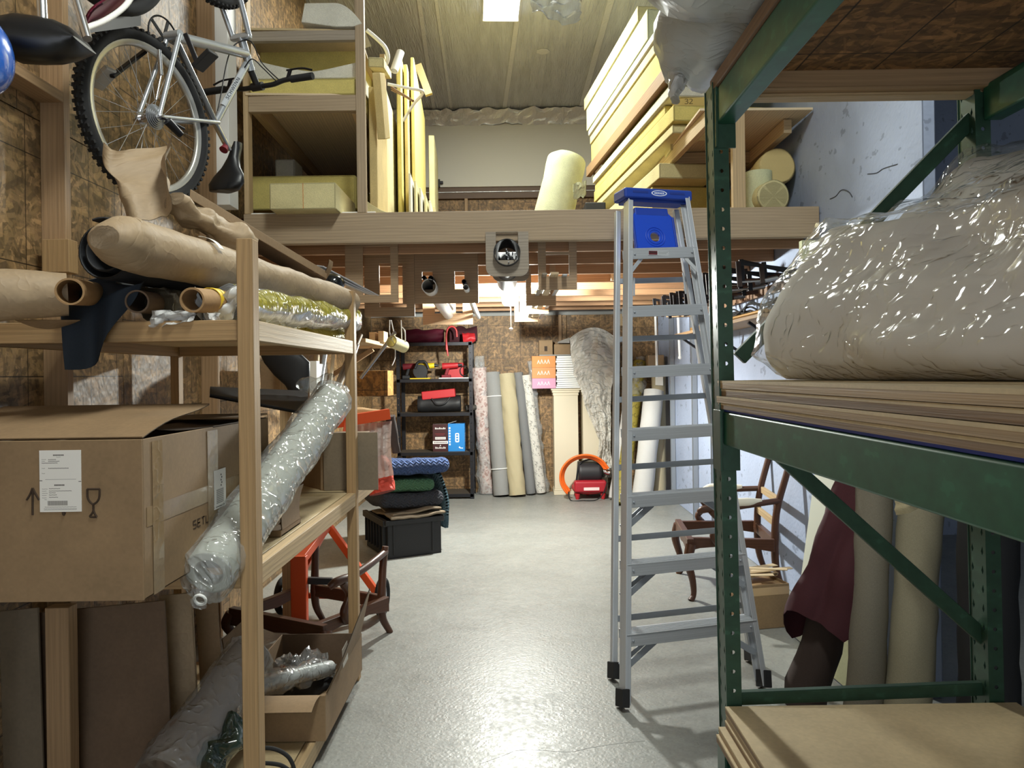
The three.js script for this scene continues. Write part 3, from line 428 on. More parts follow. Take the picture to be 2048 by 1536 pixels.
// ================================================================ left: timber storage rack
const RX = -0.757, RD0 = 2.2, RD1 = 3.6, TS = 1.635, MS = 0.905, BS = 0.09;
{
  const t = thing('timber_rack', 'tall timber storage rack with three shelves along the left wall', 'rack', V(-1.2, 0, -2.95));
  const a = P(477, 900, RD0).x, c = P(1, 1, 1);
  part(t, 'post', box(a, RX, 0, 1.872, -RD0, -RD0 - 0.055, 0.003), M.pineRack);
  part(t, 'post', box(RX - 0.045, RX + 0.002, 0, 1.876, -RD1, -RD1 - 0.05, 0.003), M.pineRack);
  part(t, 'post', box(-1.64, -1.6, 0, 1.87, -RD0, -RD0 - 0.05, 0.003), M.pineRack); part(t, 'post', box(-1.64, -1.6, 0, 1.87, -RD1, -RD1 - 0.05, 0.003), M.pineRack);
  for (const [y0, y1] of [[1.572, 1.634], [0.842, 0.904], [0.02, 0.088]]) {
    part(t, 'front_rail', box(-1.6, a, y0, y1, -RD0 - 0.008, -RD0 - 0.046, 0.003), M.pineRack);
    part(t, 'side_rail', box(RX - 0.04, RX - 0.002, y0, y1, -RD0 - 0.056, -RD1 - (y0 < 1.5 && y0 > 0.5 ? 0.5 : 0), 0.003), M.pine);
    part(t, 'rear_rail', box(-1.6, RX - 0.045, y0, y1, -RD1 - 0.008, -RD1 - 0.046, 0.003), M.pineRack);
    part(t, 'wall_rail', box(-1.64, -1.6, y0, y1, -RD0 - 0.05, -RD1, 0.003), M.pineRack);
    for (let i = 0; i < 3; i++) { const x0 = -1.6 + i * 0.267; part(t, 'shelf_board', box(x0 + 0.001, x0 + 0.265, y1 - 0.018, y1, -RD0 - 0.047, -RD1 - (y0 < 1.5 && y0 > 0.5 ? 0.5 : 0.007), 0.002), M.ply); }
  }
}
// ---- on the top shelf
{
  const k0 = P(250, 486, 2.08), k1 = P(690, 605, 3.72);
  const t = thing('paper_roll', 'long roll wrapped in brown kraft paper with a white tape strip', 'roll', baseAt(k0, k1).setY(TS));
  part(t, 'wrapping', roll(k0, k1, 0.078, 0.072, { n: 34, m: 26, amp: 0.012, fq: 5, flat: 0.96 }), M.kraft);
  // pinched folded end
  { const [x, y, z] = frame(k0, k1, V(0, 1, 0)), ring = (s, r, f, dx) => Array.from({ length: 34 }, (_, i) => { const a = i / 34 * 6.28318; return k0.clone().addScaledVector(z, -s).addScaledVector(x, Math.cos(a) * r + dx).addScaledVector(y, Math.sin(a) * r * f + 0.004 * nz(i * 0.8, s * 40, 3)); });
    part(t, 'folded_end', loft([ring(-0.02, 0.0785, 0.98, 0), ring(0.02, 0.078, 0.92, 0), ring(0.05, 0.07, 0.8, 0.0), ring(0.075, 0.058, 0.72, 0.0), ring(0.085, 0.045, 0.7, 0)]), M.kraft); }
  { const m = (s, a0) => { const [x, y, z] = frame(k0, k1, V(0, 1, 0)); return sheet(8, 3, (u, v) => { const a = a0 - u * 1.0, q = k0.clone().addScaledVector(z, s + v * 0.028); return q.addScaledVector(x, Math.cos(a) * 0.088).addScaledVector(y, Math.sin(a) * 0.086); }, 0.0012); }; const [x] = frame(k0, k1, V(0, 1, 0)); const sgn = x.x > 0 ? 0 : Math.PI; part(t, 'tape_strip', m(0.36, sgn ? 2.6 : 1.6), M.paper, 'white tape strip'); }

  // dark rubber sheet rolled behind its near end
  const q0 = P(207, 500, 2.16), q1 = P(560, 580, 3.3); single('rubber_roll', 'dark grey rubber sheet rolled loosely behind the kraft paper roll', 'roll', (() => { const [x, y, z] = frame(q0, q1, V(0, 1, 0)), pts = []; const g = []; for (const s of [0]) { const prof = []; for (let i = 0; i <= 60; i++) { const a = i / 60 * 12.0, r = 0.094 - 0.0035 * a; prof.push([Math.cos(a + 1.2) * r, Math.sin(a + 1.2) * r]); } g.push(sheet(60, 6, (u, v) => { const f = u * 60, i = Math.min(59, Math.floor(f)), w = f - i, px = prof[i][0] * (1 - w) + prof[i + 1][0] * w, py = prof[i][1] * (1 - w) + prof[i + 1][1] * w; return q0.clone().addScaledVector(z, v * q0.distanceTo(q1)).addScaledVector(x, px).addScaledVector(y, py); }, 0.006)); } return g; })(), M.charcoal);

  // crumpled kraft paper and stiff brown paper standing above
  single('crumpled_paper', 'crumpled kraft paper end tucked over the long brown roll', 'paper', roll(P(345, 405, 2.45), P(475, 500, 2.75), 0.02, 0.075, { n: 30, m: 16, amp: 0.045, fq: 9, sd: 4 }), M.kraft);
  single('paper_sheet', 'tall crumpled brown paper sheet sticking up over the kraft roll', 'paper', sheet(18, 18, (u, v) => { const a = P(258 + 90 * u - 12 * v, 445 - 20 * u, 2.42), b = P(232 + 130 * u, 300 + 18 * Math.sin(u * 9) - 22 * u, 2.55); return a.lerp(b, v).add(V(0.05 * nz(u * 3, v * 3, 1) * v, 0.02 * nz(u * 4, v * 4, 5), 0.12 * Math.sin(u * 7 + v) * (0.3 + v) * 0.6)); }, 0.002), M.kraft);
  // long brown corner board
  { const a = P(352, 396, 2.5), b = P(632, 560, 3.5), t2 = thing('corner_board', 'long brown cardboard corner protector lying across the rolls', 'cardboard', baseAt(a, b)); const [x, y, z] = frame(a, b, V(0, 1, 0));
    part(t2, 'flange', bar(a, b, 0.10, 0.004), M.cardDark); const s = x.x > 0 ? 1 : -1; part(t2, 'lip', bar(a.clone().addScaledVector(x, s * 0.052).addScaledVector(y, 0.01), b.clone().addScaledVector(x, s * 0.052).addScaledVector(y, 0.02), 0.004, 0.035), M.card);
    part(t2, 'torn_end', sheet(6, 6, (u, v) => b.clone().addScaledVector(x, s * (0.02 + 0.05 * Math.sin(v * 1.6))).addScaledVector(y, -0.02 + 0.11 * v).addScaledVector(z, -0.02 + 0.04 * u), 0.004), M.card); }
  // grey metal blinds strips
  { for (let i = 0; i < 3; i++) single('metal_slat', 'flat grey metal slat poking out beyond the kraft roll', 'slat', bar(P(640 - 3 * i, 532 + 6 * i, 3.7), P(752 - 8 * i, 590 - i, 4.4), 0.04, 0.006, V(0.2, 1, 0)), M.alu, { group: 'metal slats over the rack' }); }
  single('glass_ball', 'glossy black round lamp lying beside the metal slats', 'lamp', new THREE.SphereGeometry(0.05, 20, 14).scale(1.3, 1, 1).translate(P(663, 568, 3.66).x, P(663, 568, 3.66).y, -3.66), Ph(0x0c0d0f, 0.12, { clearcoat: 1 }));
  // printed roll
  const w0 = P(385, 602, 2.3), w1 = P(702, 640, 3.8), wr = thing('printed_roll', 'roll in silver and yellow printed plastic wrap at the shelf edge', 'roll', baseAt(w0, w1).setY(TS));
  part(wr, 'core', pipe(P(384, 600, 2.2), P(450, 604, 2.45), 0.037, 0.006, 26), M.core); part(wr, 'core_band', pipe(P(418, 600, 2.32), P(424, 600, 2.35), 0.0385, 0.002, 26), M.yellow); part(wr, 'core_band', pipe(P(427, 601, 2.362), P(432, 601, 2.385), 0.0385, 0.002, 26), M.yellow);
  part(wr, 'wrap', roll(P(455, 606, 2.42), w1, 0.062, 0.062, { n: 30, m: 24, amp: 0.014, fq: 8 }), Ph(0xc9ccd0, 0.25, { clearcoat: 0.8, bumpMap: crinkle, bumpScale: 0.01, map: canvasTex(256, 256, (g) => { g.fillStyle = '#d4d8dc'; g.fillRect(0, 0, 256, 256); g.fillStyle = '#c9bd3a'; g.fillRect(0, 120, 256, 60); g.fillStyle = '#d8d23c'; g.fillRect(30, 20, 22, 46); g.fillRect(160, 30, 26, 28); g.fillStyle = '#25282e'; g.font = '20px sans-serif'; g.fillText('10', 70, 60); g.fillStyle = '#8a8f96'; for (let i = 0; i < 30; i++) g.fillRect((i * 61) % 256, (i * 37) % 110, 12, 3); }, 0.5, 0.39) }));
  part(wr, 'torn_wrap', sheet(14, 10, (u, v) => { const a = P(398 + 100 * u, 628 - 44 * v + 20 * Math.sin(u * 5), 2.32 + 0.1 * u); return a.add(V(0.012 * nz(u * 5, v * 5, 2), 0.03 * nz(u * 4, v * 6, 3), 0.06 * nz(u * 3, v * 3, 8) + 0.03 * v)); }, 0.0015), M.plasticMilky);
  part(wr, 'torn_wrap', sheet(6, 10, (u, v) => { const a = P(416 + 22 * u + 20 * v * v, 626 + 46 * v, 2.24); return a.add(V(0.008 * nz(u * 5, v * 5, 2), 0, 0.03 * nz(u * 3, v * 4, 8))); }, 0.0015), M.plasticMilky);
  part(wr, 'yellow_paper', sheet(20, 5, (u, v) => { const a = P(520 + 185 * u, 640 + 22 * u + (18 + 12 * nz(u * 9, 0, 4)) * v, 2.62 + 1.2 * u); return a.add(V(0.02 * v, 0, 0.02 * nz(u * 8, v * 3, 3))); }, 0.0015), S(0xd2bd4e, 0.6, { bumpMap: crinkle, bumpScale: 0.008 }));
  // second tube with mottled plastic
  const d0 = P(274, 603, 2.2), tr = thing('tube_roll', 'dark cardboard tube in crumpled grey plastic beside the printed roll', 'roll', d0.clone().setY(TS));
  part(tr, 'core', pipe(d0, P(350, 612, 2.6), 0.034, 0.005, 26), M.cardDark);
  part(tr, 'wrapping', roll(P(310, 608, 2.36), P(520, 628, 3.4), 0.06, 0.055, { n: 30, m: 24, amp: 0.03, fq: 12, sd: 8 }), Ph(0x7d7768, 0.3, { clearcoat: 0.6, bumpMap: crinkle, bumpScale: 0.016 }));
  part(tr, 'loose_plastic', sheet(12, 10, (u, v) => { const a = P(300 + 90 * u, 620 + 38 * v * (1 - 0.5 * u), 2.21); return a.add(V(0, 0.01 * nz(u * 5, v * 6, 3), 0.03 * nz(u * 4, v * 4, 9))); }, 0.0015), M.plasticMilky);
  // dark green cloth hanging over the rail
  single('dark_cloth', 'dark blue-green cloth hanging down over the rack front', 'cloth', sheet(18, 22, (u, v) => { const top = P(140 + 150 * u, 560 + 14 * u, 2.25), drop = (0.30 - 0.26 * u + 0.05 * Math.sin(u * 5)) * (0.9), a = top.clone(); a.y -= v * drop; a.x += 0.03 * v; a.z += 0.06 * Math.min(1, v * 3) + 0.025 * Math.sin(u * 11 + v * 2) * v; return a; }, 0.003), M.navyFab);
  single('dark_cloth', 'folded dark cloth lying on the shelf under the rubber roll', 'cloth', roll(P(205, 582, 2.3), P(330, 600, 3.0), 0.06, 0.05, { amp: 0.02, n: 26, m: 12, flat: 0.7 }), M.navyFab);
  // tan paper roll on the far left
  const l0 = P(-120, 590, 1.95), l1 = P(150, 588, 2.12), tl = thing('paper_roll', 'tan paper roll with an open cardboard core end by the wall stud', 'roll', baseAt(l0, l1));
  part(tl, 'paper', roll(l0, P(135, 590, 2.1), 0.075, 0.06, { n: 32, m: 16, amp: 0.008, fq: 5 }), M.kraft); part(tl, 'core', pipe(P(139, 583, 2.0), P(186, 588, 2.25), 0.036, 0.005, 28), M.core);
  part(tl, 'loose_edge', sheet(10, 6, (u, v) => P(30 + 130 * u, 640 + 18 * v * Math.sin(u * 3.1), 2.08 + 0.1 * v), 0.0015), M.kraft);
}
// ---- on the middle shelf: the big carton
{
  const d0 = 1.88, x1 = P(285, 1000, d0).x, x0 = -1.56, y0 = MS + 0.002, y1 = 1.312, z1 = -2.85;
  const t = thing('carton', 'large brown shipping carton with arrow and glass symbols on the middle shelf', 'box', V((x0 + x1) / 2, y0, -2.3));
  part(t, 'front_panel', box(x0, x1, y0, y1, -d0, -d0 - 0.006, 0.002), M.card); part(t, 'side_panel', box(x1 - 0.006, x1, y0, y1, -d0 - 0.006, z1, 0.002), M.card); part(t, 'side_panel', box(x0, x0 + 0.006, y0, y1, -d0 - 0.006, z1, 0.002), M.card); part(t, 'back_panel', box(x0, x1, y0, y1, z1, z1 - 0.006, 0.002), M.card); part(t, 'bottom_panel', box(x0, x1, y0, y0 + 0.006, -d0 - 0.006, z1, 0.002), M.card);
  const fl = part(t, 'top_flap', sheet(2, 10, (u, v) => V(x0 + (x1 - x0) * u, y1 + 0.004 + 0.075 * v + 0.008 * Math.sin(v * 5), -d0 - 0.004 - 0.42 * v), 0.005), M.card); part(t, 'top_flap', sheet(2, 8, (u, v) => V(x1 - 0.22 * v, y1 - 0.012 * Math.sin(v * 3), -d0 - 0.45 - 0.5 * u), 0.005), M.cardDark); part(t, 'top_flap', box(x0, x1, y1 + 0.01, y1 + 0.016, z1 + 0.28, z1, 0.002), M.card);
  part(t, 'packing_tape', box(x1 + 0.0006, x1 + 0.001, y0 + 0.18, y0 + 0.23, -d0 - 0.02, -2.75, 0), Ph(0xa08866, 0.25, { clearcoat: 0.5, map: boardMap })); part(t, 'packing_tape', box(x1 + 0.0014, x1 + 0.0018, y0, y1 - 0.01, -d0 - 0.05, -d0 - 0.11, 0), Ph(0xa08866, 0.22, { clearcoat: 0.6, map: boardMap, bumpMap: crinkle, bumpScale: 0.0015 })); part(t, 'packing_tape', box(x1 + 0.0014, x1 + 0.0018, y0 + 0.1, y1 - 0.01, -2.28, -2.36, 0), Ph(0xa58d6c, 0.22, { clearcoat: 0.6, map: boardMap, bumpMap: crinkle, bumpScale: 0.0015 }));
  // printed symbols
  const ink = S(0x3a2a1c, 0.85), zf = -d0 + 0.0012, W = (px, py) => { const p = P(px, py, d0); return V(p.x, p.y, zf); }, ln = (pts) => tube(pts.map(([a, b]) => W(a, b)), 0.0026, Math.max(6, pts.length * 4), 5);
  part(t, 'arrow_print', [ln([[66, 978], [66, 1000], [66, 1030]]), ln([[54, 1000], [60, 990], [66, 976]]), ln([[66, 976], [72, 988], [79, 1000]])], ink);
  part(t, 'glass_print', [ln([[175, 978], [176, 995], [180, 1003], [187, 1009]]), ln([[200, 978], [199, 995], [195, 1003], [187, 1009]]), ln([[175, 978], [188, 978], [200, 978]]), ln([[187, 1009], [187, 1022], [180, 1033]]), ln([[187, 1009], [188, 1022], [194, 1034]]), ln([[180, 1033], [187, 1034], [194, 1034]])], ink);
  part(t, 'small_print', ln([[126, 1024], [128, 1030], [131, 1024]]), ink);
  const lab = canvasTex(512, 732, (g, w, h) => { g.fillStyle = '#e6e3dc'; g.fillRect(0, 0, w, h); g.fillStyle = '#4a4640'; const L = (x, y, q, s = 5) => { for (let k = 0; k < q; k += 14) g.fillRect(x + k, y + ((k * 7) % 3), 9, s); }; g.font = 'bold 26px sans-serif'; g.textAlign = 'center'; for (let i = 0; i < 9; i++) g.fillRect(170 + i * 15, 50, 11, 16); L(210, 78, 45, 4); g.textAlign = 'left'; L(30, 105, 50); L(110, 105, 90, 9); L(30, 125, 40); L(110, 125, 130, 9); L(30, 145, 190, 9); g.font = 'bold 22px sans-serif'; L(30, 210, 30); L(110, 208, 240, 10); L(30, 270, 40); g.fillRect(70, 345, 380, 3); g.fillRect(0, 355, 34, 8); g.fillRect(478, 370, 34, 8); for (let i = 0; i < 8; i++) g.fillRect(180 + i * 16, 405, 12, 18); L(30, 455, 60); L(115, 450, 130, 8); L(30, 480, 50); L(115, 478, 270, 8); L(30, 505, 60); L(115, 500, 80, 8); L(30, 530, 55); L(115, 525, 90, 8); L(30, 560, 50); L(115, 552, 110, 8); L(60, 580, 20); for (let i = 0; i < 60; i++) g.fillRect(95 + i * 4.1, 600, (i * 7) % 3 + 1.2, 56); L(60, 670, 380, 6); L(50, 690, 400, 6); g.fillRect(50, 706, 400, 3); });
  { const a = W(79, 901), b = W(164, 1023), g = new THREE.BoxGeometry(b.x - a.x, a.y - b.y, 0.0012).translate((a.x + b.x) / 2, (a.y + b.y) / 2, -d0 + 0.0009); part(t, 'shipping_label', g, S(0xffffff, 0.7, { map: lab }), 'white printed shipping label'); }
  const bar2 = canvasTex(128, 320, (g) => { g.fillStyle = '#dcdcd8'; g.fillRect(0, 0, 128, 320); g.fillStyle = '#2b2b2b'; for (let i = 0; i < 24; i++) g.fillRect(22, 160 + i * 5, 80, (i * 5) % 3 + 1); for (let i = 0; i < 5; i++) g.fillRect(70 + (i % 2) * 8, 40 + i * 22, 10, 14); g.fillRect(14, 300, 100, 6); });
  { const hit = (px, py) => { const [x] = ray(px, py), d = x1 / x; return P(px, py, d); }, a = hit(426, 942), b = hit(450, 1010), g = new THREE.BoxGeometry(0.0012, a.y - b.y, a.z - b.z).translate(x1 + 0.003, (a.y + b.y) / 2, (a.z + b.z) / 2); part(t, 'barcode_label', g, S(0xffffff, 0.7, { map: bar2 }), 'white barcode label');
    const c = hit(386, 1058), gl = [[[1, 1], [0, 1], [0, 0.5], [1, 0.5], [1, 0], [0, 0]], [[1, 1], [0, 1], [0, 0.5], [0.8, 0.5], [0, 0.5], [0, 0], [1, 0]], [[0, 1], [1, 1], [0.5, 1], [0.5, 0]], [[0, 1], [0, 0], [1, 0], [1, 1]]], st2 = []; gl.forEach((pl, i) => { for (let k = 0; k + 1 < pl.length; k++) { const q = ([u, v]) => V(x1 + 0.001, c.y + v * 0.022, c.z - i * 0.03 - u * 0.02); st2.push(bar(q(pl[k]), q(pl[k + 1]), 0.003, 0.001, V(1, 0, 0), 0)); } }); part(t, 'stamped_print', st2, ink); }
}
{ // leaning roll in clear plastic
  const p0 = P(417, 1146, 2.15), p1 = P(662, 800, 3.28), [x, y, z] = frame(p0, p1, V(0, 1, 0)), L = p0.distanceTo(p1);
  const t = thing('wrapped_roll', 'pale fabric roll tied up in shiny clear plastic leaning through the rack', 'roll', baseAt(p0, p1));
  part(t, 'fabric_roll', roll(p0, p1, 0.07, 0.076, { n: 32, m: 14, core: 0.045, rim: 0.008, amp: 0.004 }), S(0xc9cbbd, 0.8, { map: weaveMap }));
  const ring = (s, r, lump, dr = V(0, 0, 0)) => Array.from({ length: 40 }, (_, i) => { const a = i / 40 * 6.28318, k = r + lump * (Math.pow(Math.abs(nz(Math.cos(a) * 2.5, Math.sin(a) * 2.5, s * 9)), 0.7)); return p0.clone().addScaledVector(z, s).addScaledVector(x, Math.cos(a) * k).addScaledVector(y, Math.sin(a) * k).add(dr); });
  const rings = [ring(-0.085, 0.02, 0.01, V(0.01, -0.03, 0)), ring(-0.075, 0.012, 0.004, V(0.008, -0.03, 0)), ring(-0.06, 0.022, 0.012, V(0.006, -0.022, 0)), ring(-0.035, 0.06, 0.016, V(0.006, -0.012, 0)), ring(-0.01, 0.078, 0.016)]; for (let i = 0; i <= 22; i++) rings.push(ring(0.03 + i / 22 * (L - 0.02), 0.079 + 0.004 * i / 22, 0.02, V(0, -0.006 * Math.sin(i), 0))); rings.push(ring(L + 0.05, 0.06, 0.03), ring(L + 0.08, 0.02, 0.02, V(0, 0.02, 0)));
  part(t, 'plastic_wrap', loft(rings, false, false), M.plastic, 'clear plastic wrap');
  part(t, 'wrap_tail', roll(P(600, 770, 3.3), P(660, 772, 3.45), 0.02, 0.05, { n: 20, m: 8, amp: 0.02, fq: 14 }), M.plastic);
  part(t, 'tie', new THREE.TorusGeometry(0.016, 0.004, 8, 20).applyMatrix4(new THREE.Matrix4().makeBasis(x, y, z).setPosition(p0.clone().addScaledVector(z, -0.072).add(V(0.008, -0.03, 0)))), M.white);
}
{ // other boxes on the middle shelf
  const t = thing('carton', 'grey-brown carton standing at the far end of the middle shelf', 'box', V(P(700, 1028, 3.7).x, MS, -3.8));
  const a = P(646, 866, 3.68), b = P(757, 1028, 3.68); part(t, 'front_panel', box(a.x, b.x, MS, a.y, -3.68, -3.69, 0.002), M.cardGrey); part(t, 'body', box(a.x - 0.02, a.x + 0.16, MS, a.y - 0.02, -3.695, -4.05, 0.003), M.card); part(t, 'side_flap', bar(P(646, 948, 3.7), P(592, 958, 3.95), 0.006, 0.38, V(0, 1, 0), 0.002), M.card);
  const o = thing('carton', 'small opened cardboard carton with a raised flap behind the near rack post', 'box', V(P(552, 1108, 2.75).x, MS, -2.75));
  const c0 = P(520, 1062, 2.62), c1 = P(562, 1062, 2.62); part(o, 'body', [box(c0.x, c1.x, MS + 0.001, c0.y, -2.62, -2.626, 0.001), box(c1.x - 0.005, c1.x, MS + 0.001, c0.y, -2.626, -2.86, 0.001), box(c0.x, c0.x + 0.005, MS + 0.001, c0.y, -2.626, -2.86, 0.001), box(c0.x, c1.x, MS + 0.001, MS + 0.006, -2.626, -2.86, 0.001), box(c0.x, c1.x, MS + 0.001, c0.y, -2.86, -2.866, 0.001)], M.card); part(o, 'side_flap', sheet(2, 6, (u, v) => V(c1.x + 0.035 * v * v - 0.02 * v, c0.y + 0.13 * v, -2.63 - 0.22 * u), 0.004), M.card);
  single('plastic_tray', 'dark folded plastic panel lying across the big carton', 'tray', sheet(8, 6, (u, v) => P(420 + 195 * u, 776 + 8 * u + 44 * v * (0.35 + 0.65 * u), 2.95 + 0.5 * u - 0.35 * v), 0.012), M.black);
}
// ---- on the bottom shelf
{
  const t = thing('carton', 'open low carton of plastic wrapped parts on the bottom shelf', 'box', V(P(600, 1440, 3.0).x, BS, -2.95));
  const d0 = 2.82, a = P(505, 1412, d0), b = P(640, 1412, d0), y0 = BS + 0.002, y1 = a.y + 0.035, z1 = -3.5, mat = M.card;
  part(t, 'panel', box(a.x - 0.1, b.x + 0.02, y0, y1, -d0, -d0 - 0.006, 0.002), mat); part(t, 'panel', box(b.x + 0.014, b.x + 0.02, y0, y1, -d0 - 0.006, z1, 0.002), mat); part(t, 'panel', box(a.x - 0.1, a.x - 0.094, y0, y1, -d0 - 0.006, z1, 0.002), mat); part(t, 'panel', box(a.x - 0.1, b.x + 0.02, y0, y1, z1, z1 - 0.006, 0.002), M.cardDark); part(t, 'panel', box(a.x - 0.1, b.x + 0.02, y0, y0 + 0.006, -d0 - 0.006, z1, 0.002), mat);
  part(t, 'front_flap', sheet(2, 5, (u, v) => V(a.x - 0.1 + (b.x - a.x + 0.1) * u, y1 + 0.015 * Math.sin(v * 2.4) - 0.02 * v, -d0 + 0.12 * v), 0.005), mat);
  part(t, 'side_flap', sheet(2, 5, (u, v) => V(b.x + 0.02 + 0.05 * v, y1 + 0.22 * v * (0.45 + 0.55 * u), -d0 - 0.02 - 0.62 * u), 0.005), mat); part(t, 'side_flap', sheet(2, 5, (u, v) => V(a.x - 0.1 - 0.03 * v, y1 + 0.2 * v, -d0 - 0.05 - 0.35 * u), 0.005), mat);
  const lb = canvasTex(64, 128, (g) => { g.fillStyle = '#cfc9bd'; g.fillRect(0, 0, 64, 128); g.fillStyle = '#333'; for (let i = 0; i < 14; i++) g.fillRect(8, 60 + i * 4, 48, i % 3 + 1); }); part(t, 'label', bar(V(b.x + 0.034, y1 + 0.05, -3.05), V(b.x + 0.037, y1 + 0.06, -3.13), 0.002, 0.08), S(0xffffff, 0.7, { map: lb }));
  const w = thing('wrapped_tube', 'grey tube in clear plastic lying inside the open low carton', 'tube', V(-0.93, y0 + 0.06, -3.1)); const q0 = P(470, 1380, 2.75), q1 = P(660, 1335, 3.3); part(w, 'tube', roll(q0, q1, 0.035, 0.03, { n: 22, m: 10, rim: 0.005 }), M.greyBag); part(w, 'plastic_wrap', roll(q0.clone().add(V(-0.02, 0, 0.03)), q1, 0.05, 0.04, { n: 26, m: 18, amp: 0.03, fq: 14 }), M.plastic);
  single('plastic_heap', 'heap of black parts in crinkled clear plastic in the open low carton', 'plastic', roll(P(560, 1345, 3.15), P(640, 1345, 3.35), 0.07, 0.06, { n: 28, m: 14, amp: 0.06, fq: 13 }), M.plastic); single('black_part', 'dark lumpy parts under the crinkled plastic in the open carton', 'parts', roll(P(555, 1370, 3.1), P(660, 1372, 3.35), 0.06, 0.05, { n: 20, m: 8, amp: 0.03, fq: 10 }), M.charcoal);
  single('dark_cable', 'dark cable looped on the near end of the bottom shelf', 'cable', tube([[500, 1508], [530, 1496], [560, 1502], [580, 1518], [588, 1545]].map(([p, q], i) => P(p, q, 2.5)).concat([P(560, 1530, 2.5), P(500, 1525, 2.5)]), 0.007, 50, 8), M.rubber);
  // tall flat things in the shade under the big carton
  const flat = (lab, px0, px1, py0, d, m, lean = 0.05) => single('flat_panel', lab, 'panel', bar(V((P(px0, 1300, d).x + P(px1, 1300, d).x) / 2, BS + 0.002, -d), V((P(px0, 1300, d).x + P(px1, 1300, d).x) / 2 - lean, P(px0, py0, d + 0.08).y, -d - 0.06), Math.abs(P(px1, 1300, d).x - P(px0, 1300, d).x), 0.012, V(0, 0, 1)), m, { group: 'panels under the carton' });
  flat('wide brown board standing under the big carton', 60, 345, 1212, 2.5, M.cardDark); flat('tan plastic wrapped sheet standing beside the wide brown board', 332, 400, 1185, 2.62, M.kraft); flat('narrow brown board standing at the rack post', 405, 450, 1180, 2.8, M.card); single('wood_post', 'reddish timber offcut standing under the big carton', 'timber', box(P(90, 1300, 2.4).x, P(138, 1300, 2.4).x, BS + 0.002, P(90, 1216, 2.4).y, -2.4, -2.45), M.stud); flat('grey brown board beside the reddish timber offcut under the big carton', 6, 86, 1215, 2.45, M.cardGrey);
  const s0 = P(330, 1560, 2.32), s1 = P(500, 1310, 2.75), pw = thing('wrapped_bundle', 'brown bundle in shiny stretched clear plastic on the bottom shelf', 'bundle', baseAt(s0, s1)); part(pw, 'bundle', roll(s0, s1, 0.09, 0.08, { n: 24, m: 8, amp: 0.02 }), S(0x8d7d70, 0.8, { map: boardMap })); part(pw, 'plastic_wrap', roll(s0, s1, 0.102, 0.09, { n: 30, m: 14, amp: 0.014, fq: 8, ridge: 0.006 }), M.plastic);
  single('green_bag', 'dark green glossy bag beside the stretched plastic bundle', 'bag', roll(P(415, 1545, 2.35), P(470, 1450, 2.5), 0.05, 0.05, { n: 26, m: 12, amp: 0.03, fq: 12 }), Ph(0x24352c, 0.2, { clearcoat: 0.8, bumpMap: crinkle, bumpScale: 0.012 }));
}

// swept limb with changing radius
function sweep(pts, radii, m = 20, n = 12, sx = 1, sy = 1, ref = V(0, 0, 1)) {
  const c = curve(pts), rings = [];
  for (let j = 0; j <= m; j++) { const t = j / m, p = c.getPoint(t), z = c.getTangent(t), x = ref.clone().cross(z).normalize(), y = z.clone().cross(x), f = t * (radii.length - 1), i = Math.min(radii.length - 2, Math.floor(f)), r = radii[i] + (radii[i + 1] - radii[i]) * (f - i);
    rings.push(Array.from({ length: n }, (_, k) => { const a = k / n * 6.28318; return p.clone().addScaledVector(x, Math.cos(a) * r * sx).addScaledVector(y, Math.sin(a) * r * sy); })); }
  return loft(rings);
}
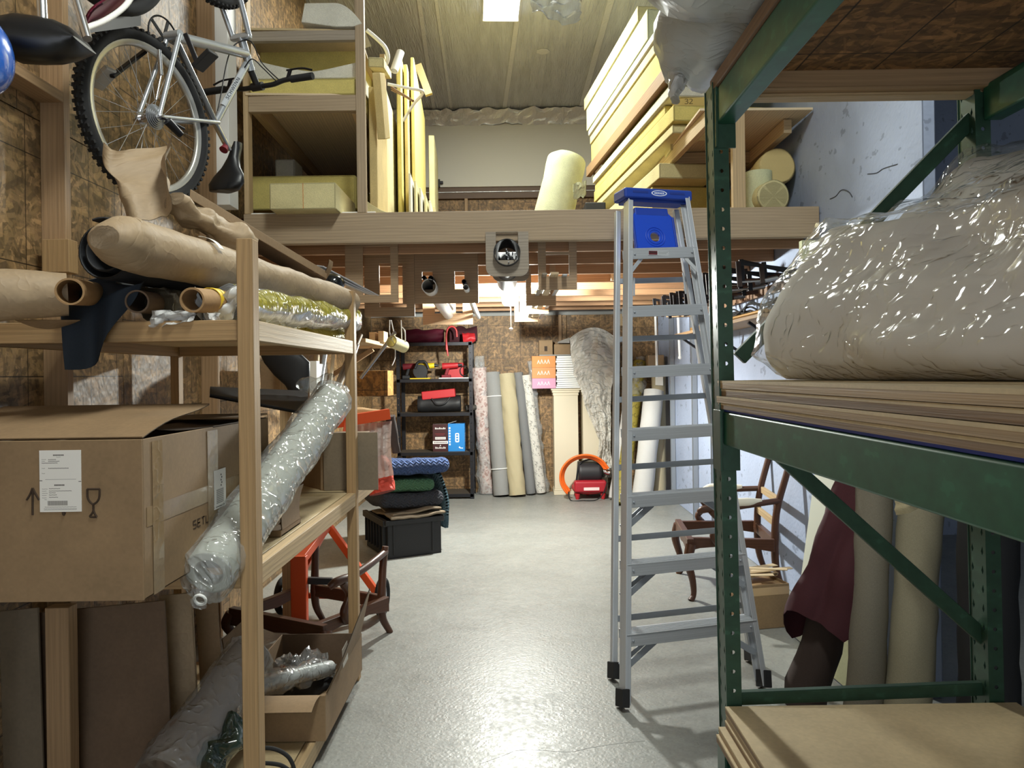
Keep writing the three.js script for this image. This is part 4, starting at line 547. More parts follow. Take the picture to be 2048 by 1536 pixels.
// ================================================================ right: green pallet rack
const GX = 0.553, GD = 1.98;
{
  const t = thing('pallet_rack', 'green steel pallet rack with perforated uprights and diagonal braces', 'rack', V(0.92, 0, -1.2));
  const H0 = 0, H1 = P(1437, 165, GD).y, lean = 0.010;
  const upright = (x0, d, nm) => {
    const W = 0.040, D = 0.076, h = H1 - H0, holesF = [], holesS = [];
    for (let y = 0.06; y < h - 0.03; y += 0.0508) { if (y > 0.35) { holesF.push(circ(W / 2, y, 0.0055, 8)); const c = D / 2; holesS.push([[c - 0.022, y + 0.012], [c - 0.026, y - 0.002], [c - 0.021, y - 0.012], [c - 0.016, y - 0.002]], [[c + 0.022, y + 0.012], [c + 0.016, y - 0.002], [c + 0.021, y - 0.012], [c + 0.026, y - 0.002]]); } }
    const sh = (g) => { const p = g.attributes.position; for (let i = 0; i < p.count; i++) p.setX(i, p.getX(i) - lean * (p.getY(i) - 0.7)); return g; };
    part(t, nm, sh(plate(rect(0, 0, W, h), 0.0025, holesF).translate(x0, H0, -d)), M.green); part(t, nm, sh(plate(rect(0, 0, W, h), 0.0025, holesF).translate(x0, H0, -d - D)), M.green);
    part(t, nm, sh(plate(rect(0, 0, D, h), 0.0025, holesS).rotateY(-Math.PI / 2).rotateY(Math.PI).translate(x0 + 0.0025, H0, -d)), M.green);
    part(t, 'foot_plate', box(x0 - 0.02, x0 + W + 0.03, 0, 0.006, -d + 0.02, -d - D - 0.02, 0.001), M.green);
  };
  upright(GX, GD, 'upright_face'); upright(1.245, GD, 'upright_face');
  const strap = (a, b, w = 0.04) => part(t, 'brace', bar(a, b, w, 0.022, V(0, 0, 1), 0.003), M.green);
  strap(P(1478, 717, GD + 0.04), P(1975, 205, GD + 0.04)); strap(P(1540, 893, GD + 0.04), P(1975, 1282, GD + 0.04)); strap(P(1480, 1395, GD + 0.04), P(1975, 1375, GD + 0.04), 0.035);
  // beams run along the aisle toward and past the camera
  const beam = (y0, y1, x0, x1, m, nm = 'beam') => part(t, nm, box(x0, x1, y0, y1, -GD + 0.004, 0.45, 0.006), m);
  beam(2.112, 2.205, GX - 0.006, GX + 0.045, M.greenBeam); beam(2.112, 2.205, 1.25, 1.3, M.greenBeam);
  beam(1.268, 1.356, GX + 0.0, GX + 0.045, M.greenBeam); part(t, 'beam_step', box(GX + 0.004, GX + 0.03, 1.356, 1.362, -GD + 0.004, 0.45, 0.001), S(0x2b3f96, 0.5), 'blue strip along the beam top'); beam(1.268, 1.356, 1.25, 1.3, M.greenBeam);
  beam(0.40, 0.49, GX + 0.0, GX + 0.045, M.greenBeam); beam(0.40, 0.49, 1.25, 1.3, M.greenBeam);
  for (const [y0, y1, w] of [[2.05, 2.21, 0.045], [1.2, 1.36, 0.045], [0.33, 0.49, 0.045]]) { part(t, 'beam_bracket', box(GX - 0.008, GX + w, y0, y1, -GD + 0.0, -GD + 0.006, 0.001), M.green); part(t, 'beam_bracket', box(GX - 0.011, GX - 0.005, y0, y1, -GD + 0.02, -GD - 0.05, 0.001), M.green); }
  part(t, 'edge_board', box(GX - 0.012, GX + 0.03, 2.206, 2.24, -GD - 0.03, 0.45, 0.003), M.plyDark); part(t, 'end_board', box(GX + 0.05, 1.32, 2.196, 2.252, -GD + 0.03, -GD - 0.01, 0.004), M.stud); part(t, 'end_board', box(GX + 0.05, 1.32, 2.186, 2.197, -GD - 0.005, -GD - 0.05, 0.003), M.pine);
  for (let i = 0; i < 2; i++) part(t, 'deck_board', box(GX + 0.0, 1.32, 2.241, 2.257, -GD - 0.03 + i * 1.22, -GD - 0.03 + (i + 1) * 1.215, 0.002), S(0xc4ab8c, 0.85, { map: osbMap }));
  for (const z of [-1.1, -0.2]) part(t, 'upright_face', [box(1.25, 1.29, 0, 2.24, z, z - 0.07, 0.003)], M.green);
}
// plywood on the two lower levels
{
  const ys = [1.362, 1.379, 1.397, 1.4165, 1.438], labs = ['lowest sheet of the plywood stack on the green rack at eye level', 'second sheet up in the plywood stack on the green rack', 'third sheet up in the plywood stack on the green rack', 'topmost pale sheet of the plywood stack under the batting bundle'];
  for (let i = 0; i < 4; i++) { const t = thing('plywood_sheet', labs[i], 'plywood', V(0.93, ys[i], -0.9), { group: 'plywood at eye level' }), x0 = 0.545 + [0.004, 0.0, 0.006, 0.003][i], z0 = -2.012 + [0.0, 0.01, 0.006, 0.012][i], th = ys[i + 1] - ys[i] - 0.0012, c = ys[i] + 0.0006;
    part(t, 'core_ply', box(x0 + 0.0004, 1.31, c, c + th * 0.68, z0, 0.4, 0), i % 2 ? M.plyEdge : M.plyEdgeDark); part(t, 'face_ply', box(x0, 1.31, c + th * 0.68, c + th, z0 - 0.001, 0.4, 0), M.ply); }
  const hs = [0.492, 0.512, 0.531, 0.548, 0.566, 0.584], lb = ['lowest plywood sheet on the bottom rack level jutting into the aisle', 'second plywood sheet on the bottom rack level', 'third plywood sheet on the bottom rack level', 'fourth plywood sheet on the bottom rack level', 'topmost plywood sheet on the bottom rack level'];
  for (let i = 0; i < 5; i++) { const t = thing('plywood_sheet', lb[i], 'plywood', V(0.93, hs[i], -0.9), { group: 'plywood on the bottom level' }), x0 = [0.522, 0.528, 0.545, 0.548, 0.546][i], c = hs[i] + 0.0006, th = hs[i + 1] - hs[i] - 0.0012, z0 = -1.965; part(t, 'core_ply', box(x0 + 0.0004, 1.31, c, c + th * 0.7, z0, 0.35, 0), i % 2 ? M.plyEdge : M.plyEdgeDark); part(t, 'face_ply', box(x0, 1.31, c + th * 0.7, c + th, z0 - 0.001, 0.35, 0), M.ply); }
}
// batting bundle
{
  const t = thing('batting_bundle', 'big bundle of white batting in clear plastic on the plywood stack', 'bundle', V(1.0, 1.44, -1.35));
  // outline (x, height) of the bundle, lower left over the top; it runs toward the camera and slightly to the right
  const oc = curve([[0.66, 1.44], [0.615, 1.5], [0.64, 1.6], [0.70, 1.71], [0.765, 1.81], [0.83, 1.835], [0.95, 1.86], [1.1, 1.93], [1.25, 2.0], [1.42, 2.02], [1.52, 1.94], [1.54, 1.7], [1.5, 1.46], [1.3, 1.44], [0.98, 1.44], [0.8, 1.44]].map(([x, y]) => V(x, y, 0)), true), N = 96, op = Array.from({ length: N }, (_, i) => oc.getPoint(i / N));
  const body = (off, lump, fq, sd) => { const rings = []; for (let j = 0; j <= 34; j++) { const s = j / 34, d = 1.93 - 1.6 * s, f = 0.86 + 0.14 * Math.sqrt(Math.min(1, s / 0.06)), hs = 1 - 0.20 * s * 1.6; rings.push(op.map((p) => { const dx = (p.x - 1.08) * f, dy = (p.y - 1.44) * hs * (0.94 + 0.06 * f), up = Math.min(1, dy / 0.06), n1 = fbm(p.x * 3.2 + s, p.y * 3.2, d * 2.6, 3) + (off > 0 ? 0.25 * Math.abs(nz(p.x * 10, p.y * 10, d * 9)) + 0.5 * Math.pow(1 - Math.abs(nz((p.x - p.y * 0.7) * 11, (p.y + d) * 2.2, 3)), 6) : 0), a = Math.atan2(dy - 0.2, dx), k = (off + lump * n1) * up; return V(1.08 + dx + 0.24 * s * 1.6 + Math.cos(a) * k, Math.max(1.4395, 1.44 + dy + Math.sin(a) * k), -d); })); } return loft(rings); };
  part(t, 'batting', body(-0.004, 0.05, 3.2, 0), M.batting, 'white fluffy batting');
  part(t, 'plastic_wrap', body(0.008, 0.05, 3.2, 0), Ph(0xfcfdfd, 0.13, { transmission: 0.94, thickness: 0, ior: 1.45, bumpMap: crinkle, bumpScale: 0.007 }), 'shiny clear plastic wrap');
  part(t, 'loose_plastic', sheet(16, 8, (u, v) => { const a = P(1575 + 130 * u, 722 + 30 * v + 6 * Math.sin(u * 9), 1.93 - 0.06 * v); a.y = Math.max(a.y, 1.442); return a.add(V(0, 0.006 * nz(u * 8, v * 5, 1), 0.03 * nz(u * 6, v * 5, 4))); }, 0.001), M.plastic);
}
// grey wrapped bundles on the top level
{
  single('wrapped_bundle', 'big bundle in grey plastic bulging over the top green beam', 'bundle', (() => { const rings = []; for (let j = 0; j <= 20; j++) { const s = j / 20, d = 1.80 - 1.5 * s, f = Math.pow(Math.sin(Math.min(1, s * 9 + 0.35) * 1.5708), 0.6); rings.push(Array.from({ length: 48 }, (_, i) => { const a = i / 48 * 6.28318, e = 0.45, x = Math.sign(Math.cos(a)) * Math.pow(Math.abs(Math.cos(a)), e), y = Math.sign(Math.sin(a)) * Math.pow(Math.abs(Math.sin(a)), e), n = 0.03 * fbm(x * 2, y * 2, d * 3, 3); return V(0.74 + (0.51 + n) * x * f, Math.max(2.262 - (x < -0.55 ? 0.05 : 0), 2.68 + (0.42 + n) * y * (0.6 + 0.4 * f)), -d); })); } return loft(rings); })(), M.greyBag);
  single('wrapped_bundle', 'smaller grey plastic bundle drooping at the end of the top rack level', 'bundle', (() => { const rings = []; for (let j = 0; j <= 12; j++) { const s = j / 12, d = 2.24 - 0.4 * s, f = Math.pow(Math.sin((0.1 + 0.8 * s) * Math.PI), 0.35); rings.push(Array.from({ length: 40 }, (_, i) => { const a = i / 40 * 6.28318, x = Math.cos(a), y = Math.sin(a), n = 0.03 * fbm(x * 2.5, y * 2.5, d * 5, 3); return V(0.66 + (0.25 + n) * Math.sign(x) * Math.pow(Math.abs(x), 0.7) * f, Math.max(2.262 - (x < -0.5 ? 0.035 : 0), 2.41 + (0.16 + n) * Math.sign(y) * Math.pow(Math.abs(y), 0.7) * f), -d); })); } return loft(rings); })(), M.greyBag);
  single('plastic_flap', 'loose clear plastic corner hanging from the big grey bundle', 'plastic', sheet(14, 12, (u, v) => { const a = P(1062 + 100 * u, -20 + (40 + 55 * u * (1.3 - u)) * v, 1.75); return a.add(V(0.01 * nz(u * 5, v * 5, 2), 0, 0.05 * nz(u * 4, v * 5, 6))); }, 0.001), M.plastic);
  single('plastic_flap', 'twisted plastic tail hanging below the smaller grey bundle', 'plastic', roll(P(1352, 150, 2.1), P(1350, 200, 2.05), 0.03, 0.012, { n: 20, m: 10, amp: 0.016, fq: 20 }), M.plasticMilky);
}
single('wrapped_bundle', 'unseen tall grey wrapped bundle on top of the rack shading the wall side', 'bundle', roll(V(1.1, 3.46, -1.9), V(1.1, 3.46, -0.3), 0.34, 0.34, { n: 32, m: 12, amp: 0.04, fq: 3, rim: 0.06 }), M.greyBag);  // out of view above, placed to shade the wall end beyond the rack
// things leaning against the wall beyond the rack
{
  const lean = (lab, a, b, r, m, o = {}) => single(o.nm || 'fabric_roll', lab, o.cat || 'fabric roll', roll(a, b, r, r, { n: 26, m: 14, amp: 0.01, rim: 0.006, ...o }), m, { group: 'rolls leaning beyond the green rack' });
  lean('brown fabric roll leaning beyond the green rack under the maroon cloth', V(1.22, 0.02, -3.2), V(1.62, 1.25, -3.28), 0.085, S(0x453630, 0.85, { map: weaveMap }), { amp: 0.02 });
  single('maroon_cloth', 'dark maroon cloth draped over the brown leaning roll', 'cloth', sheet(24, 20, (u, v) => { const c = V(1.33, 0.36 + 0.10 * nz(u * 7, 2, 3), -3.2).lerp(V(1.6, 1.2, -3.27), v), a = -0.5 + u * 4.2, r = 0.10 + 0.07 * (1 - v) * Math.abs(Math.sin(u * 7 + 1)) + 0.03 * (1 - v * 0.5) * nz(u * 9, v * 5, 1); return c.add(V(-Math.sin(a) * r, 0.35 * Math.cos(a) * r - 0.05 * Math.sin(u * 9) * (1 - v), Math.cos(a) * r)); }, 0.004), M.maroon);
  lean('beige checked fabric roll leaning next to the maroon cloth', V(1.36, 0.02, -2.95), V(1.56, 1.3, -3.2), 0.072, S(0x8d8676, 0.88, { map: weaveMap })); lean('cream fabric roll with a loose flap leaning under the green beam', V(1.50, 0.02, -2.9), V(1.70, 1.12, -3.1), 0.085, S(0xaba389, 0.88, { map: weaveMap }), { amp: 0.012 });  // beige and cream darkened to carry the shade beyond the rack
  single('fabric_flap', 'loose cream flap at the top of the cream leaning roll', 'cloth', sheet(10, 10, (u, v) => { const a = P(1790 + 60 * u, 975 + 55 * v * (1 - 0.4 * u), 2.82); return a.add(V(0.01 * nz(u * 4, v * 4, 2), 0, 0.05 * Math.sin(u * 4) * 0.6)); }, 0.003), M.creamFab);
  lean('black fabric roll standing in the dark behind the rear upright', V(1.72, 0.01, -2.75), V(1.76, 1.1, -2.78), 0.1, M.charcoal); lean('black vinyl roll standing in the dark beside the partition end', V(1.97, 0.01, -2.7), V(1.98, 1.2, -2.72), 0.09, M.charcoal);
  const pn2 = (lab, a, b, w, m) => single('leaning_board', lab, 'board', bar(a, b, w, 0.014, V(1, 0, 0)), m, { group: 'boards leaning on the blue wall' });
  pn2('pale board with a white edge leaning on the blue wall near the chair', V(1.53, 0.01, -3.95), V(1.77, 1.5, -4.0), 0.34, S(0xc3c6b8, 0.7)); pn2('pale green board leaning in front of the white edged one', V(1.50, 0.01, -3.55), V(1.77, 1.42, -3.62), 0.3, S(0xb7bb96, 0.7, { map: boardMap }));
  // carton with wood offcuts
  const c = onFloor(1531, 1258), bx0 = thing('carton', 'brown carton filled with thin wood offcuts next to the armchair', 'box', V(c.x, 0, c.z - 0.15), { local: true, ry: 0.2 });
  part(bx0, 'body', [box(-0.12, 0.12, 0.002, 0.25, 0.144, 0.15, 0.001), box(-0.12, 0.12, 0.002, 0.25, -0.15, -0.144, 0.001), box(-0.12, -0.114, 0.002, 0.25, -0.144, 0.144, 0.001), box(0.114, 0.12, 0.002, 0.25, -0.144, 0.144, 0.001), box(-0.12, 0.12, 0.002, 0.008, -0.144, 0.144, 0.001)], M.card); part(bx0, 'packing_tape', box(-0.1205, 0.1205, 0.19, 0.235, -0.1505, 0.1505, 0.001), Ph(0xb99a72, 0.25, { clearcoat: 0.6 }));
  for (let i = 0; i < 12; i++) { const y = 0.262 + 0.006 * i * 0.6, a = rr(-0.5, 0.5), cx = c.x + rr(-0.09, 0.09), cz = c.z - 0.15 + rr(-0.1, 0.1), L = rr(0.1, 0.15); single('wood_offcut', 'thin pale wood offcut lying across the brown carton', 'offcut', bar(V(cx - L * Math.cos(a), y, cz - L * Math.sin(a)), V(cx + L * Math.cos(a), y + 0.006, cz + L * Math.sin(a)), rr(0.02, 0.05), 0.006), i % 3 ? M.pinePale : M.pine, { group: 'wood offcuts on the carton' }); }
}

// ================================================================ step ladder, folded, leaning on the beam
{
  const FL0 = onFloor(1245, 1420), FR0 = onFloor(1528, 1380), RL0 = onFloor(1232, 1362), FL1 = P(1253, 402, 4.08), FR1 = P(1373, 399, 4.16);
  const side = FR0.clone().sub(FL0).normalize(), up = FL1.clone().sub(FL0).normalize(), nrm = side.clone().cross(V(0, 1, 0)).normalize().negate();  // toward the camera
  if (nrm.z < 0) nrm.negate();
  const back = nrm.clone().negate();
  const t = thing('step_ladder', 'tall aluminium step ladder with a blue top leaning on the mezzanine beam', 'ladder', FL0.clone().lerp(FR0, 0.5));
  const L = FL0.distanceTo(FL1);
  const fl = (s) => FL0.clone().lerp(FL1, s), fr = (s) => FR0.clone().lerp(FR1, s);
  const chan = (a, b, s) => { // channel rail: web + two flanges
    const sd = side.clone().multiplyScalar(s); return [bar(a, b, 0.004, 0.066, nrm.clone()), bar(a.clone().addScaledVector(nrm, 0.032).addScaledVector(sd, 0.012), b.clone().addScaledVector(nrm, 0.032).addScaledVector(sd, 0.012), 0.026, 0.004, nrm.clone()), bar(a.clone().addScaledVector(nrm, -0.032).addScaledVector(sd, 0.012), b.clone().addScaledVector(nrm, -0.032).addScaledVector(sd, 0.012), 0.026, 0.004, nrm.clone())]; };
  const lift = (p, s = 0.03) => p.clone().addScaledVector(up, s);
  part(t, 'front_rail', chan(lift(FL0), FL1, 1), M.alu); part(t, 'front_rail', chan(lift(FR0), FR1, -1), M.alu);
  const shoe = (p) => part(t, 'foot', bar(p.clone().add(V(0, 0.013, 0)), p.clone().add(V(0, 0.013, 0)).addScaledVector(up, 0.075), 0.036, 0.078, nrm.clone(), 0.004), M.rubber, 'black rubber foot');
  shoe(FL0); shoe(FR0);
  // rear legs folded close behind
  const RR0 = RL0.clone().add(FR0.clone().sub(FL0)).addScaledVector(side, 0.03), RL1 = fl(0.985).addScaledVector(back, 0.12), RR1 = fr(0.985).addScaledVector(back, 0.12).addScaledVector(side, -0.01);
  RL0.addScaledVector(side, -0.012);
  part(t, 'rear_rail', [bar(lift(RL0, 0.05), RL1, 0.03, 0.03, nrm.clone(), 0.005)], M.alu); part(t, 'rear_rail', [bar(lift(RR0, 0.05), RR1, 0.03, 0.03, nrm.clone(), 0.005)], M.alu); shoe(RL0); shoe(RR0);
  const rl = (s) => RL0.clone().lerp(RL1, s), rq = (s) => RR0.clone().lerp(RR1, s);
  for (const s of [0.115, 0.27, 0.415, 0.56, 0.695, 0.83]) part(t, 'rear_bar', bar(rl(s), rq(s), 0.012, 0.03, up.clone()), M.galv);
  // steps
  const stepDepth = [0.11, 0.105, 0.1, 0.095, 0.09, 0.085, 0.08];
  [1265, 1127, 991, 860, 735, 615, 500].forEach((py, k) => {
    let s = 0, best = 1e9; for (let q = 0; q < 1; q += 0.001) { const p = fl(q), [, y] = [0, (p.y - H) / -p.z], img = CY - (y * Math.cos(ROLL) + (p.x / -p.z) * Math.sin(ROLL)) * F; if (Math.abs(img - py) < best) { best = Math.abs(img - py); s = q; } }
    const a = fl(s).addScaledVector(side, 0.003), b = fr(s).addScaledVector(side, -0.003), d = stepDepth[k], st = [bar(a.clone().addScaledVector(back, 0.01), b.clone().addScaledVector(back, 0.01), d * 0.9, 0.004, V(0, 1, 0)), bar(a.clone().addScaledVector(nrm, 0.034).add(V(0, -0.026, 0)), b.clone().addScaledVector(nrm, 0.034).add(V(0, -0.026, 0)), 0.004, 0.056, V(0, 1, 0)), bar(a.clone().addScaledVector(nrm, -0.055).add(V(0, -0.02, 0)), b.clone().addScaledVector(nrm, -0.055).add(V(0, -0.02, 0)), 0.004, 0.045, V(0, 1, 0))];
    for (let r = 0; r < 5; r++) st.push(bar(a.clone().addScaledVector(nrm, 0.028 - r * 0.016).add(V(0, 0.003, 0)), b.clone().addScaledVector(nrm, 0.028 - r * 0.016).add(V(0, 0.003, 0)), 0.003, 0.003, V(0, 1, 0), 0));
    const stp = part(t, 'step', st, M.alu);
    for (const e of [a.clone().addScaledVector(side, 0.03), b.clone().addScaledVector(side, -0.03)]) part(stp, 'rivet', new THREE.SphereGeometry(0.006, 8, 6).translate(e.x, e.y - 0.028, e.z).translate(nrm.x * 0.037, 0, nrm.z * 0.037), M.galv);
    if (k < 3) { const br = (p, q) => part(t, 'step_brace', [bar(p, q, 0.03, 0.006, nrm.clone(), 0.002), bar(p.clone().addScaledVector(nrm, -0.05), q.clone().addScaledVector(nrm, -0.05), 0.02, 0.006, nrm.clone(), 0.002)], M.galv); const w = a.distanceTo(b); br(fl(s - 0.062).addScaledVector(side, 0.01).addScaledVector(nrm, -0.01), a.clone().addScaledVector(side, w * 0.26).add(V(0, -0.05, 0)).addScaledVector(nrm, -0.01)); br(fr(s - 0.062).addScaledVector(side, -0.01).addScaledVector(nrm, -0.01), b.clone().addScaledVector(side, -w * 0.26).add(V(0, -0.05, 0)).addScaledVector(nrm, -0.01)); }
    if (k === 6) { const br = (p, q) => part(t, 'step_brace', bar(p, q, 0.02, 0.006, nrm.clone(), 0.002), M.alu); br(fl(s - 0.055).addScaledVector(side, 0.012).addScaledVector(nrm, 0.02), a.clone().addScaledVector(side, 0.075).add(V(0, -0.045, 0)).addScaledVector(nrm, 0.02)); br(fr(s - 0.055).addScaledVector(side, -0.012).addScaledVector(nrm, 0.02), b.clone().addScaledVector(side, -0.075).add(V(0, -0.045, 0)).addScaledVector(nrm, 0.02));
      const lb = canvasTex(256, 40, (g) => { g.fillStyle = '#c4c8cc'; g.fillRect(0, 0, 256, 40); g.fillStyle = '#5a1f24'; g.fillRect(4, 4, 92, 32); g.fillStyle = '#222'; g.fillRect(10, 12, 80, 6); g.fillStyle = '#555'; for (let i = 0; i < 5; i++) g.fillRect(104, 6 + i * 6, 140 - (i * 37) % 60, 2); }); const m = a.clone().lerp(b, 0.45).addScaledVector(nrm, 0.037).add(V(0, -0.026, 0)); part(stp, 'warning_label', place(new THREE.BoxGeometry(0.14, 0.026, 0.001), m, Math.atan2(nrm.x, nrm.z)), S(0xffffff, 0.5, { map: lb })); }
  });
  // spreader rods
  for (const [p, q] of [[P(1268, 555, 3.98), P(1268, 592, 3.96)], [P(1366, 545, 4.02), P(1372, 588, 4.0)]]) part(t, 'spreader', bar(p, q, 0.012, 0.006, nrm.clone()), M.alu);
  // blue top and pail shelf
  const ya = Math.atan2(nrm.x, nrm.z), cc = FL1.clone().lerp(FR1, 0.5).add(V(0, 0.0, 0)).addScaledVector(back, 0.05);
  const w = FL1.distanceTo(FR1) + 0.05;
  const cap = part(t, 'top_cap', [place(bx(w, 0.058, 0.16, 0.012), cc.clone().add(V(0, 0.028, 0)), ya), place(bx(w * 0.9, 0.02, 0.12, 0.006), cc.clone().add(V(0, -0.005, 0)), ya)], S(0x1b3f9e, 0.45), 'blue plastic top cap');
  part(cap, 'tool_slot', [place(bx(0.09, 0.012, 0.004, 0.001), cc.clone().add(V(0, 0.034, 0)).addScaledVector(nrm, 0.0795).addScaledVector(side, -0.11), ya), place(bx(0.09, 0.012, 0.004, 0.001), cc.clone().add(V(0, 0.034, 0)).addScaledVector(nrm, 0.0795).addScaledVector(side, 0.11), ya)], M.blueDark);
  const logo = canvasTex(256, 96, (g) => { g.fillStyle = '#1b3f9e'; g.fillRect(0, 0, 256, 96); g.fillStyle = '#e8ecf2'; g.beginPath(); g.ellipse(128, 48, 124, 42, 0, 0, 6.29); g.fill(); g.fillStyle = '#2a4fae'; g.beginPath(); g.ellipse(128, 48, 108, 32, 0, 0, 6.29); g.fill(); g.fillStyle = '#e8ecf2'; g.font = 'bold 40px sans-serif'; g.textAlign = 'center'; g.fillText('WERNER', 128, 62); });
  part(cap, 'logo', place(new THREE.BoxGeometry(0.095, 0.036, 0.001), cc.clone().add(V(0, 0.031, 0)).addScaledVector(nrm, 0.0805), ya), S(0xffffff, 0.5, { map: logo }), 'white oval maker logo');
  const tr = FL1.clone().lerp(FR1, 0.5).addScaledVector(up, -0.205).addScaledVector(back, 0.04), sh = [[-0.125, -0.125], [0.125, -0.125], [0.12, 0.1], [0.095, 0.125], [-0.095, 0.125], [-0.12, 0.1]], hole = circ(0, -0.02, 0.030, 24), ringG = (r) => new THREE.TorusGeometry(r, 0.004, 6, 36).translate(0, -0.02, 0.014);
  const tilt = -0.28; const put = (g) => place(g, tr, ya, tilt);
  const shelf = part(t, 'pail_shelf', [put(plate(sh, 0.012, [hole], 0.002))], M.blue, 'folded blue pail shelf with a round hole'); part(shelf, 'ring_rib', [put(ringG(0.042)), put(ringG(0.056))], M.blue); part(shelf, 'rim', [put(bx(0.25, 0.012, 0.02).translate(0, -0.122, 0.01)), put(bx(0.012, 0.22, 0.02).translate(-0.12, -0.01, 0.01)), put(bx(0.012, 0.22, 0.02).translate(0.12, -0.01, 0.01)), put(bx(0.2, 0.05, 0.03, 0.006).translate(0, 0.13, 0.0))], S(0x173ba0, 0.45));
}

// ================================================================ bicycles hung on the left wall
{
  const e = V(0.3, 0, -0.954).normalize(), n = V(-e.z, 0, e.x), up = V(0, 1, 0), C = P(296, 236, 3.0);
  const bp = (px, py, o = 0) => { const [x, y] = ray(px, py), dir = V(x, y, -1), q = V(0, H, 0), k = C.clone().addScaledVector(n, o).sub(q).dot(n) / dir.dot(n); return q.addScaledVector(dir, k); };
  const W = (c) => new THREE.Matrix4().makeBasis(e, up, n).setPosition(c);
  const t = thing('bicycle', 'silver mountain bicycle hung upside down on the wall above the rack', 'bicycle', C.clone().add(V(0.2, -0.36, 0)));
  const wheel = (c) => {
    const tire = [new THREE.TorusGeometry(0.313, 0.025, 12, 64)]; for (let i = 0; i < 72; i++) { const a = i / 72 * 6.28318; for (const s of [-1, 0, 1]) { const g = new THREE.BoxGeometry(0.010, 0.012, 0.012); g.translate(0.313 + 0.026 * (s ? 0.72 : 1), 0, s * 0.017); g.rotateZ(a + (s ? 0.04 : 0)); tire.push(g); } }
    const w = part(t, 'tire', tire.map((g) => g.applyMatrix4(W(c))), M.rubber, 'knobbly black tire');
    const prof = [[0.286, -0.013], [0.291, -0.014], [0.272, -0.012], [0.268, 0], [0.272, 0.012], [0.291, 0.014], [0.286, 0.013], [0.280, 0]].map(([a, b]) => new THREE.Vector2(a, b));
    part(t, 'rim', new THREE.LatheGeometry([...prof, prof[0]], 64).rotateX(Math.PI / 2).applyMatrix4(W(c)), S(0xc9c7bf, 0.3, { metalness: 0.7 }));
    const sp = []; for (let i = 0; i < 28; i++) { const a = i / 28 * 6.28318, s = i % 2 ? 0.03 : -0.03, b = a + (i % 4 < 2 ? 0.9 : -0.9); sp.push(rod(V(Math.cos(b) * 0.022, Math.sin(b) * 0.022, s), V(Math.cos(a) * 0.274, Math.sin(a) * 0.274, 0), 0.0011, 0.0011, 5)); }
    part(t, 'spokes', sp.map((g) => g.applyMatrix4(W(c))), M.steel); part(t, 'hub', [rod(V(0, 0, -0.045), V(0, 0, 0.045), 0.018), rod(V(0, 0, -0.07), V(0, 0, 0.075), 0.006), rod(V(0, 0, 0.028), V(0, 0, 0.034), 0.026), rod(V(0, 0, -0.034), V(0, 0, -0.028), 0.026)].map((g) => g.applyMatrix4(W(c))), M.chrome); return w;
  };
  wheel(C); const fc = bp(415, -150); wheel(fc);
  const cs = []; for (let i = 0; i < 6; i++) cs.push(rod(V(0, 0, 0.034 + i * 0.004), V(0, 0, 0.036 + i * 0.004), 0.05 - i * 0.006, undefined, 20)); part(t, 'cassette', cs.map((g) => g.applyMatrix4(W(C))), M.steel);
  const bb = bp(347, 72), hd = bp(492, 108), sc = bp(430, 246), sad = bp(458, 300), ax = C.clone();
  const tb = (a, b, r, r2) => rod(a, b, r, r2 || r, 16);
  part(t, 'down_tube', tb(bb, hd, 0.022), M.silverPaint); const tt = part(t, 'top_tube', tb(sc, hd.clone().add(V(0, -0.05, 0)), 0.017), M.silverPaint); part(t, 'seat_tube', tb(bb, sc, 0.016), S(0x8c8d8e, 0.25, { metalness: 0.7 }));
  for (const s of [-1, 1]) { const o = n.clone().multiplyScalar(0.055 * s); part(t, 'chain_stay', tb(bb.clone().addScaledVector(n, 0.03 * s), ax.clone().add(o), 0.011, 0.009), M.silverPaint); part(t, 'seat_stay', tb(sc.clone().addScaledVector(n, 0.02 * s), ax.clone().add(o), 0.009, 0.008), M.silverPaint); }
  const hd2 = hd.clone().add(fc.clone().sub(hd).setLength(0.075)), hd0 = hd.clone().sub(fc.clone().sub(hd).setLength(0.075)); part(t, 'head_tube', tb(hd0, hd2, 0.02), M.silverPaint);
  for (const s of [-1, 1]) part(t, 'fork_leg', tube([hd2.clone().addScaledVector(n, 0.045 * s), hd2.clone().lerp(fc, 0.4).addScaledVector(n, 0.055 * s), fc.clone().addScaledVector(n, 0.055 * s)], 0.013, 12, 10), M.silverPaint); part(t, 'fork_crown', bar(hd2.clone().addScaledVector(n, -0.055), hd2.clone().addScaledVector(n, 0.055), 0.03, 0.03, V(0, 1, 0), 0.008), M.silverPaint);
  part(t, 'bottom_bracket', rod(bb.clone().addScaledVector(n, -0.036), bb.clone().addScaledVector(n, 0.036), 0.021), M.silverPaint);
  part(t, 'chain_ring', [new THREE.TorusGeometry(0.085, 0.004, 6, 40).applyMatrix4(W(bb.clone().addScaledVector(n, -0.05))), ...[0, 1, 2, 3, 4].map((i) => new THREE.BoxGeometry(0.08, 0.014, 0.004).translate(0.042, 0, 0).rotateZ(i * 1.2566).applyMatrix4(W(bb.clone().addScaledVector(n, -0.05))))], M.blackMetal);
  const pedal = (c, dir, m) => { const cr = part(t, 'crank', bar(bb.clone().addScaledVector(n, dir * 0.06), c.clone().addScaledVector(n, dir * 0.02), 0.02, 0.014, V(0, 0, 1), 0.004), M.blackMetal); part(cr, 'pedal', place(bx(0.1, 0.022, 0.06, 0.005), c.clone().addScaledVector(n, dir * 0.06), Math.atan2(n.x, n.z) - 1.57, 0, 0.6), m); };
  pedal(bp(386, 125, 0.1), 1, M.black); pedal(bp(232, 152), -1, S(0xb8b4ac, 0.6));
  part(t, 'seat_post', [tb(sc, sad, 0.014)], M.chrome);
